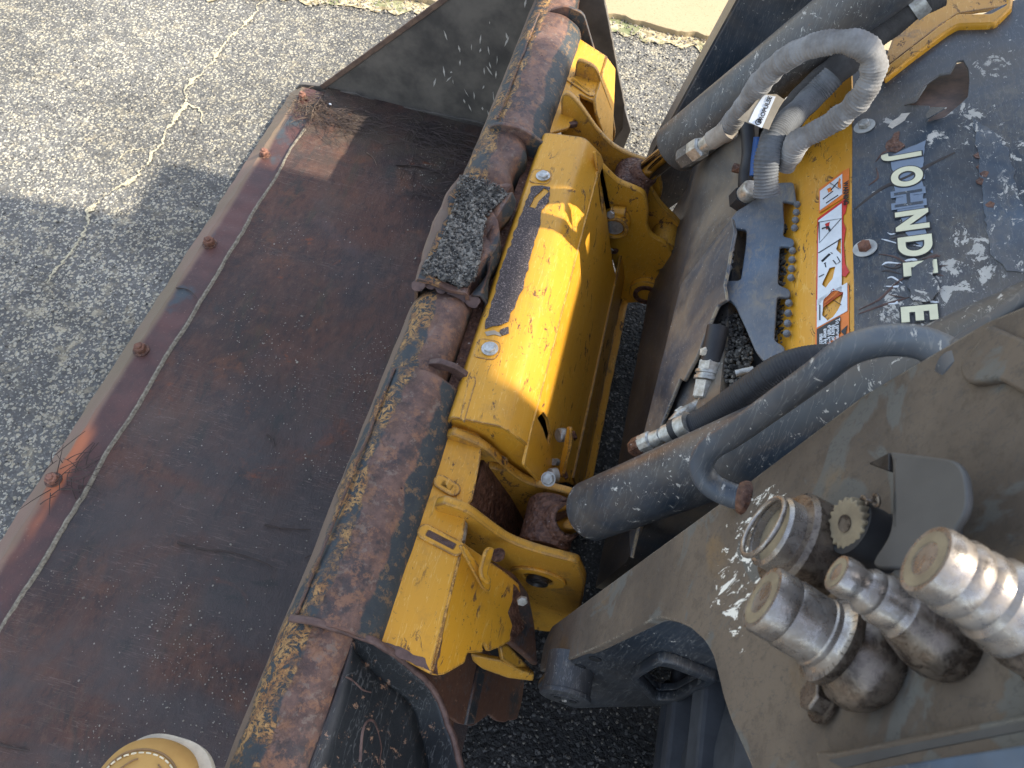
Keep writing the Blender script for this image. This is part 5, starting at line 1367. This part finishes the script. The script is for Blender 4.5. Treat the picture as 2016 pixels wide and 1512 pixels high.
# near black hose with crimped end running beside the near cylinder
h1 = hose_thing('black corrugated hose with crimped silver end alongside the near cylinder', AY(1330, 850, .50))
bh = [(1338, 842, 1, .500), (1380, 822, 1, .505), (1430, 788, 1, .512), (1480, 752, 1, .52), (1530, 718, 1, .53), (1590, 700, 1, .54), (1660, 700, 1, .55), (1740, 720, 1, .56)]
ribbed('hose_cover', [(a + 4, b + 8, c, d) for a, b, c, d in bh], .0160, M['hose'], h1, rib=.0004, period=.003, wr=.0006)
d0 = (AY(1338, 842, .500) - AY(1260, 876, .492)).normalized(); f0 = AY(1262, 876, .492)
ll = (AY(1338, 842, .500) - f0).length
lathe('swivel_nut', [(.0105, 0), (.0125, .002), (.0125, .016), (.011, .018)], f0, d0, M['zinc'], h1, seg=12, smooth=False)
lathe('stem', [(.010, .016), (.010, .032), (.0085, .033), (.0085, .037), (.0115, .038), (.0115, .050)], f0, d0, M['zinc'], h1, seg=24)
lathe('clamp_band', [(.0142, .050), (.0142, .058)], f0, d0, M['hose'], h1, seg=24)
lathe('ferrule', [(.0138, .057), (.0138, .072), (.016, .074)], f0, d0, M['zinc'], h1, seg=24)
lathe('elbow_block', [(.012, -.004), (.013, .0), (.013, .022), (.010, .026)], f0 + d0 * .004, Vector((-.25, .2, -1)), M['rust'], h1, seg=8)
# elbow fitting rising from the cavity
h2 = hose_thing('bent silver elbow pipe with hexagon nuts in the guard opening', AZ(1395, 750, .6))
e0 = AY(1400, 712, .66); ex = (AY(1388, 772, .62) - AY(1403, 695, .67)).normalized()
lathe('hex_nut', [(.0150, 0), (.0168, .002), (.0168, .016)], e0, ex, M['zinc'], h2, seg=6, smooth=False)
lathe('hex_collar', [(.0185, .014), (.0185, .018), (.0165, .019), (.0165, .022), (.019, .023), (.019, .027), (.016, .028)], e0, ex, M['zinc'], h2, seg=28)
lathe('hex_nut', [(.0150, .028), (.0168, .029), (.0168, .052), (.0145, .054)], e0, ex, M['zinc'], h2, seg=6, smooth=False)
lathe('hose_tail', [(.015, -.05), (.015, .002)], e0, ex, M['hose'], h2, seg=24)
ep = cat([e0 + ex * .05, e0 + ex * .062, AY(1386, 790, .61), AY(1366, 804, .60), AY(1345, 815, .585), AY(1325, 835, .57)], 6)
sweep('elbow_pipe', ep, .0092, M['zinc'], h2, seg=20)
lathe('pipe_nut', [(.0105, 0), (.012, .002), (.012, .014)], AY(1352, 812, .59), (AY(1325, 832, .57) - AY(1352, 812, .59)), M['zinc'], h2, seg=6, smooth=False)
sweep('clamp_bolt', [G_(1448, 735, -.002), G_(1484, 727, -.002)], lambda i, t: .0045, M['zinc'], h2, seg=10)
# chunks of pale stone stuck in the guard
for a, b, s, lb in ((1390, 693, .014, 'angular cream stone resting on the elbow nut'), (1424, 655, .020, 'pale dusty block stuck deep inside the guard opening'), (1442, 636, .017, 'whitish chunk at the apex of the guard opening')):
    tag(link('stone', rocks([tuple(G_(a, b, -.012 if s < .015 else -.03))], [s * .62]), M['palestone'] if s < .015 else M['grit']), lb, 'stone')
# grey sleeved hoses
h3 = hose_thing('pale woven-sleeved hose looping up and over beside the far cylinder', AY(1600, 100, 1.0))
lp = [(1424, 262, 1, 1.02), (1445, 235, 1, 1.02), (1470, 200, 1, 1.015), (1500, 160, 1, 1.01), (1535, 125, 1, 1.0), (1580, 98, 1, .99), (1630, 84, 1, .98), (1680, 84, 1, .97), (1714, 104, 1, .965), (1720, 138, 1, .96), (1706, 175, 1, .955), (1680, 208, 1, .955), (1640, 240, 1, .955), (1600, 262, 1, .955), (1570, 280, 1, .955), (1558, 305, 1, .955), (1545, 330, 1, .955)]
ribbed('woven_sleeve', lp, .0158, M['sleeve'], h3, rib=.0006, period=.0045, wr=.006, seg=28, puck=.15)
fs0 = AY(1352, 308, 1.035); fd = (AY(1424, 262, 1.02) - fs0).normalized()
lathe('swivel_nut', [(.0150, 0), (.0175, .003), (.0175, .022), (.014, .025)], fs0 + fd * .012, fd, M['zinc'], h3, seg=6, smooth=False)
lathe('port_elbow', [(.015, -.012), (.017, -.008), (.017, .014)], fs0, fd, M['charcyl'], h3, seg=6, smooth=False)
lathe('stem', [(.0115, .030), (.0115, .046), (.0125, .047), (.0125, .060)], fs0, fd, M['zinc'], h3, seg=24)
lathe('ferrule', [(.0150, .056), (.0150, .078), (.0165, .082), (.017, .095)], fs0, fd, M['sleevecap'], h3, seg=28)
# paper tag round the hose
tgp = thing('hose_tag', 'torn brown card tag with a white printed face hanging on the sleeved hose', 'tag', AY(1505, 215, .99))
tn = Vector((-.35, -.55, .75)).normalized(); tc = AY(1505, 215, .985)
def T_(a, b, off=0.0): return AP(a, b, tc + tn * off, tn)
plate('tag_card', jag([T_(a, b) for a, b in [(1500, 184), (1528, 186), (1544, 196), (1532, 216), (1513, 256), (1484, 245), (1452, 236), (1475, 215)]], .0012, .004), tn, .0008, M['kraft'], tgp, bev=.0002)
plate('printed_face', [T_(a, b, .0009) for a, b in [(1504, 186), (1527, 190), (1500, 252), (1474, 240), (1486, 214)]], tn, .0005, M['tag'], tgp, bev=.0001)
tdir = (T_(1513, 205) - T_(1500, 236)).normalized()
link('tag_words', text_mesh('PROPULSE', .0085, T_(1506, 216, .0016), tdir, tn.cross(tdir), .0003, .0002), M['ink'], tgp)
sweep('tag_emblem', ringpath(T_(1493, 240, .0016), tn, .0038, 20), .0007, M['ink'], tgp, seg=5)
lathe('tag_emblem_dot', [(.0013, 0), (.0013, .0005)], T_(1493, 240, .0012), tn, M['ink'], tgp, seg=10)
h4 = hose_thing('grey sleeved hose curving down in front of the yellow sill into the guard', AY(1520, 320, .95))
ribbed('woven_sleeve', [(1640, 150, 1, 1.10), (1600, 190, 1, 1.08), (1565, 225, 1, 1.04), (1540, 250, 1, 1.0), (1522, 275, 1, .97), (1512, 305, 1, .95), (1508, 340, 1, .935), (1510, 385, 1, .92)], .0175, M['sleevem'], h4, rib=.0009, period=.0045, wr=.004, seg=26)
h5 = hose_thing('dirty dark sleeved hose running along the far cylinder with a metal clamp', AY(1720, 80, 1.15))
ribbed('woven_sleeve', [(1850, -20, 1, 1.2), (1800, 5, 1, 1.19), (1750, 45, 1, 1.18), (1700, 85, 1, 1.16), (1660, 125, 1, 1.14), (1610, 170, 1, 1.12), (1560, 225, 1, 1.08), (1520, 290, 1, 1.05)], .024, M['sleeved'], h5, rib=.0004, period=.004, wr=.004, seg=26)
cdir = (AY(1800, 5, 1.19) - AY(1770, 28, 1.185)).normalized()
lathe('clamp', [(.026, 0), (.026, .02)], AY(1790, 12, 1.187), cdir, M['zinc'], h5, seg=28)
h6 = hose_thing('short black fitting with silver collar entering the guard top', AY(1480, 380, .98))
k0 = AY(1452, 400, .97); kd = (AY(1492, 358, .955) - k0).normalized()
lathe('black_nut', [(.015, 0), (.0185, .003), (.0185, .026)], k0, kd, M['hose'], h6, seg=6, smooth=False)
lathe('collar', [(.0145, .024), (.0150, .026), (.0150, .044), (.0125, .048)], k0, kd, M['zinc'], h6, seg=24)
sweep('drain_stub', [AY(1444, 330, 1.05), AY(1478, 338, 1.04)], .0075, M['rust'], h6, seg=14)
sweep('blue_hose', cat([AY(1492, 270, 1.02), AY(1487, 310, 1.0), AY(1484, 346, .98)], 5), .0065, M['blue'], h6, seg=12)
sweep('black_tube', cat([AY(1470, 235, 1.1), AY(1474, 300, 1.05), AY(1468, 345, 1.0), AY(1466, 392, .98)], 6), .011, M['hose'], h6, seg=14)

# ============================================================ BOOT
bt = thing('work_boot', 'tan leather work boot toe with pale welt standing on the bucket tube end', 'boot', (-.27, -.10, .51))
def bootring(y, w_, h_, z0, n=28, sq=.8):
    out = []
    for k in range(n):
        a = 2 * math.pi * k / n; c, s = math.cos(a), math.sin(a)
        out.append(Vector((BX + w_ * math.copysign(abs(c) ** sq, c), y, z0 + h_ * (.5 + .5 * math.copysign(abs(s) ** sq, s)))))
    return out
tip = AZ(330, 1443, .53); BX = -.282; TY = tip.y
rings = []
for d_, w_, h_ in ((.0, .006, .030), (.003, .020, .040), (.010, .032, .050), (.022, .042, .058), (.040, .048, .062), (.065, .051, .064), (.09, .050, .070), (.12, .046, .085), (.16, .042, .110), (.20, .042, .16), (.25, .040, .22), (.29, .030, .22), (.30, .02, .20)):
    rings.append(bootring(TY - .006 - d_, w_, h_, .524))
loft('boot_upper', rings, M['leather'], bt, smooth=True, angle=80)
rings = []
for d_, w_ in ((.0, .010), (.003, .026), (.010, .038), (.024, .049), (.042, .0555), (.068, .058), (.10, .056), (.15, .048), (.22, .046), (.28, .040), (.31, .02)):
    rings.append([Vector((BX + w_ * math.copysign(abs(math.cos(a)) ** .6, math.cos(a)), TY - d_, .510 + (.018 if math.sin(a) > 0 else 0))) for a in [6.2832 * (k + .5) / 24 for k in range(24)]])
loft('boot_welt', rings, M['sole'], bt, smooth=True, angle=50)
for o_ in bt.children:
    sb_ = o_.modifiers.new('s', 'SUBSURF'); sb_.levels = 2; sb_.render_levels = 2
up_ = [o for o in bt.children if o.name.startswith('boot_upper')][0]
bvh_ = BVHTree.FromPolygons([v.co + WL[up_.name] for v in up_.data.vertices], [tuple(f.vertices) for f in up_.data.polygons])
def onboot(x, y, lift=.0006):
    h_ = bvh_.ray_cast(Vector((x, y, 1.0)), Vector((0, 0, -1)))
    return (h_[0] + Vector((0, 0, lift))) if h_[0] else None
arc_ = []
for k in range(49):
    a = math.pi * (.02 + .96 * k / 48); q = onboot(BX + .036 * math.cos(a), TY - .050 + .030 * math.sin(a)); arc_.append(q)
arc_ = [q for q in arc_ if q]
sweep('toe_seam', arc_, .0011, M['welt2'], bt, seg=6)
for k in range(1, len(arc_) - 2, 3):
    sweep('stitch', [arc_[k] + Vector((0, -.003, .0008)), arc_[k + 1] + Vector((0, -.003, .0012)), arc_[k + 2] + Vector((0, -.003, .0008))], .0009, M['stitch'], bt, seg=6)
for s_ in (1, -1):
    cr_ = [onboot(BX + s_ * (.010 + .03 * t / 8), TY - .030 - .05 * (t / 8) ** 1.5) for t in range(9)]
    sweep('leather_crease', [q for q in cr_ if q], .0008, M['welt2'], bt, seg=6)
pants = [[Vector((BX + r_ * math.cos(6.2832 * k / 24), TY - .24 + oy + r_ * math.sin(6.2832 * k / 24), zz)) for k in range(24)] for zz, r_, oy in ((.66, .060, 0), (.75, .064, -.01), (.95, .07, -.04), (1.15, .08, -.10))]
loft('trouser_leg', pants, M['denim'], bt, smooth=True, angle=60)
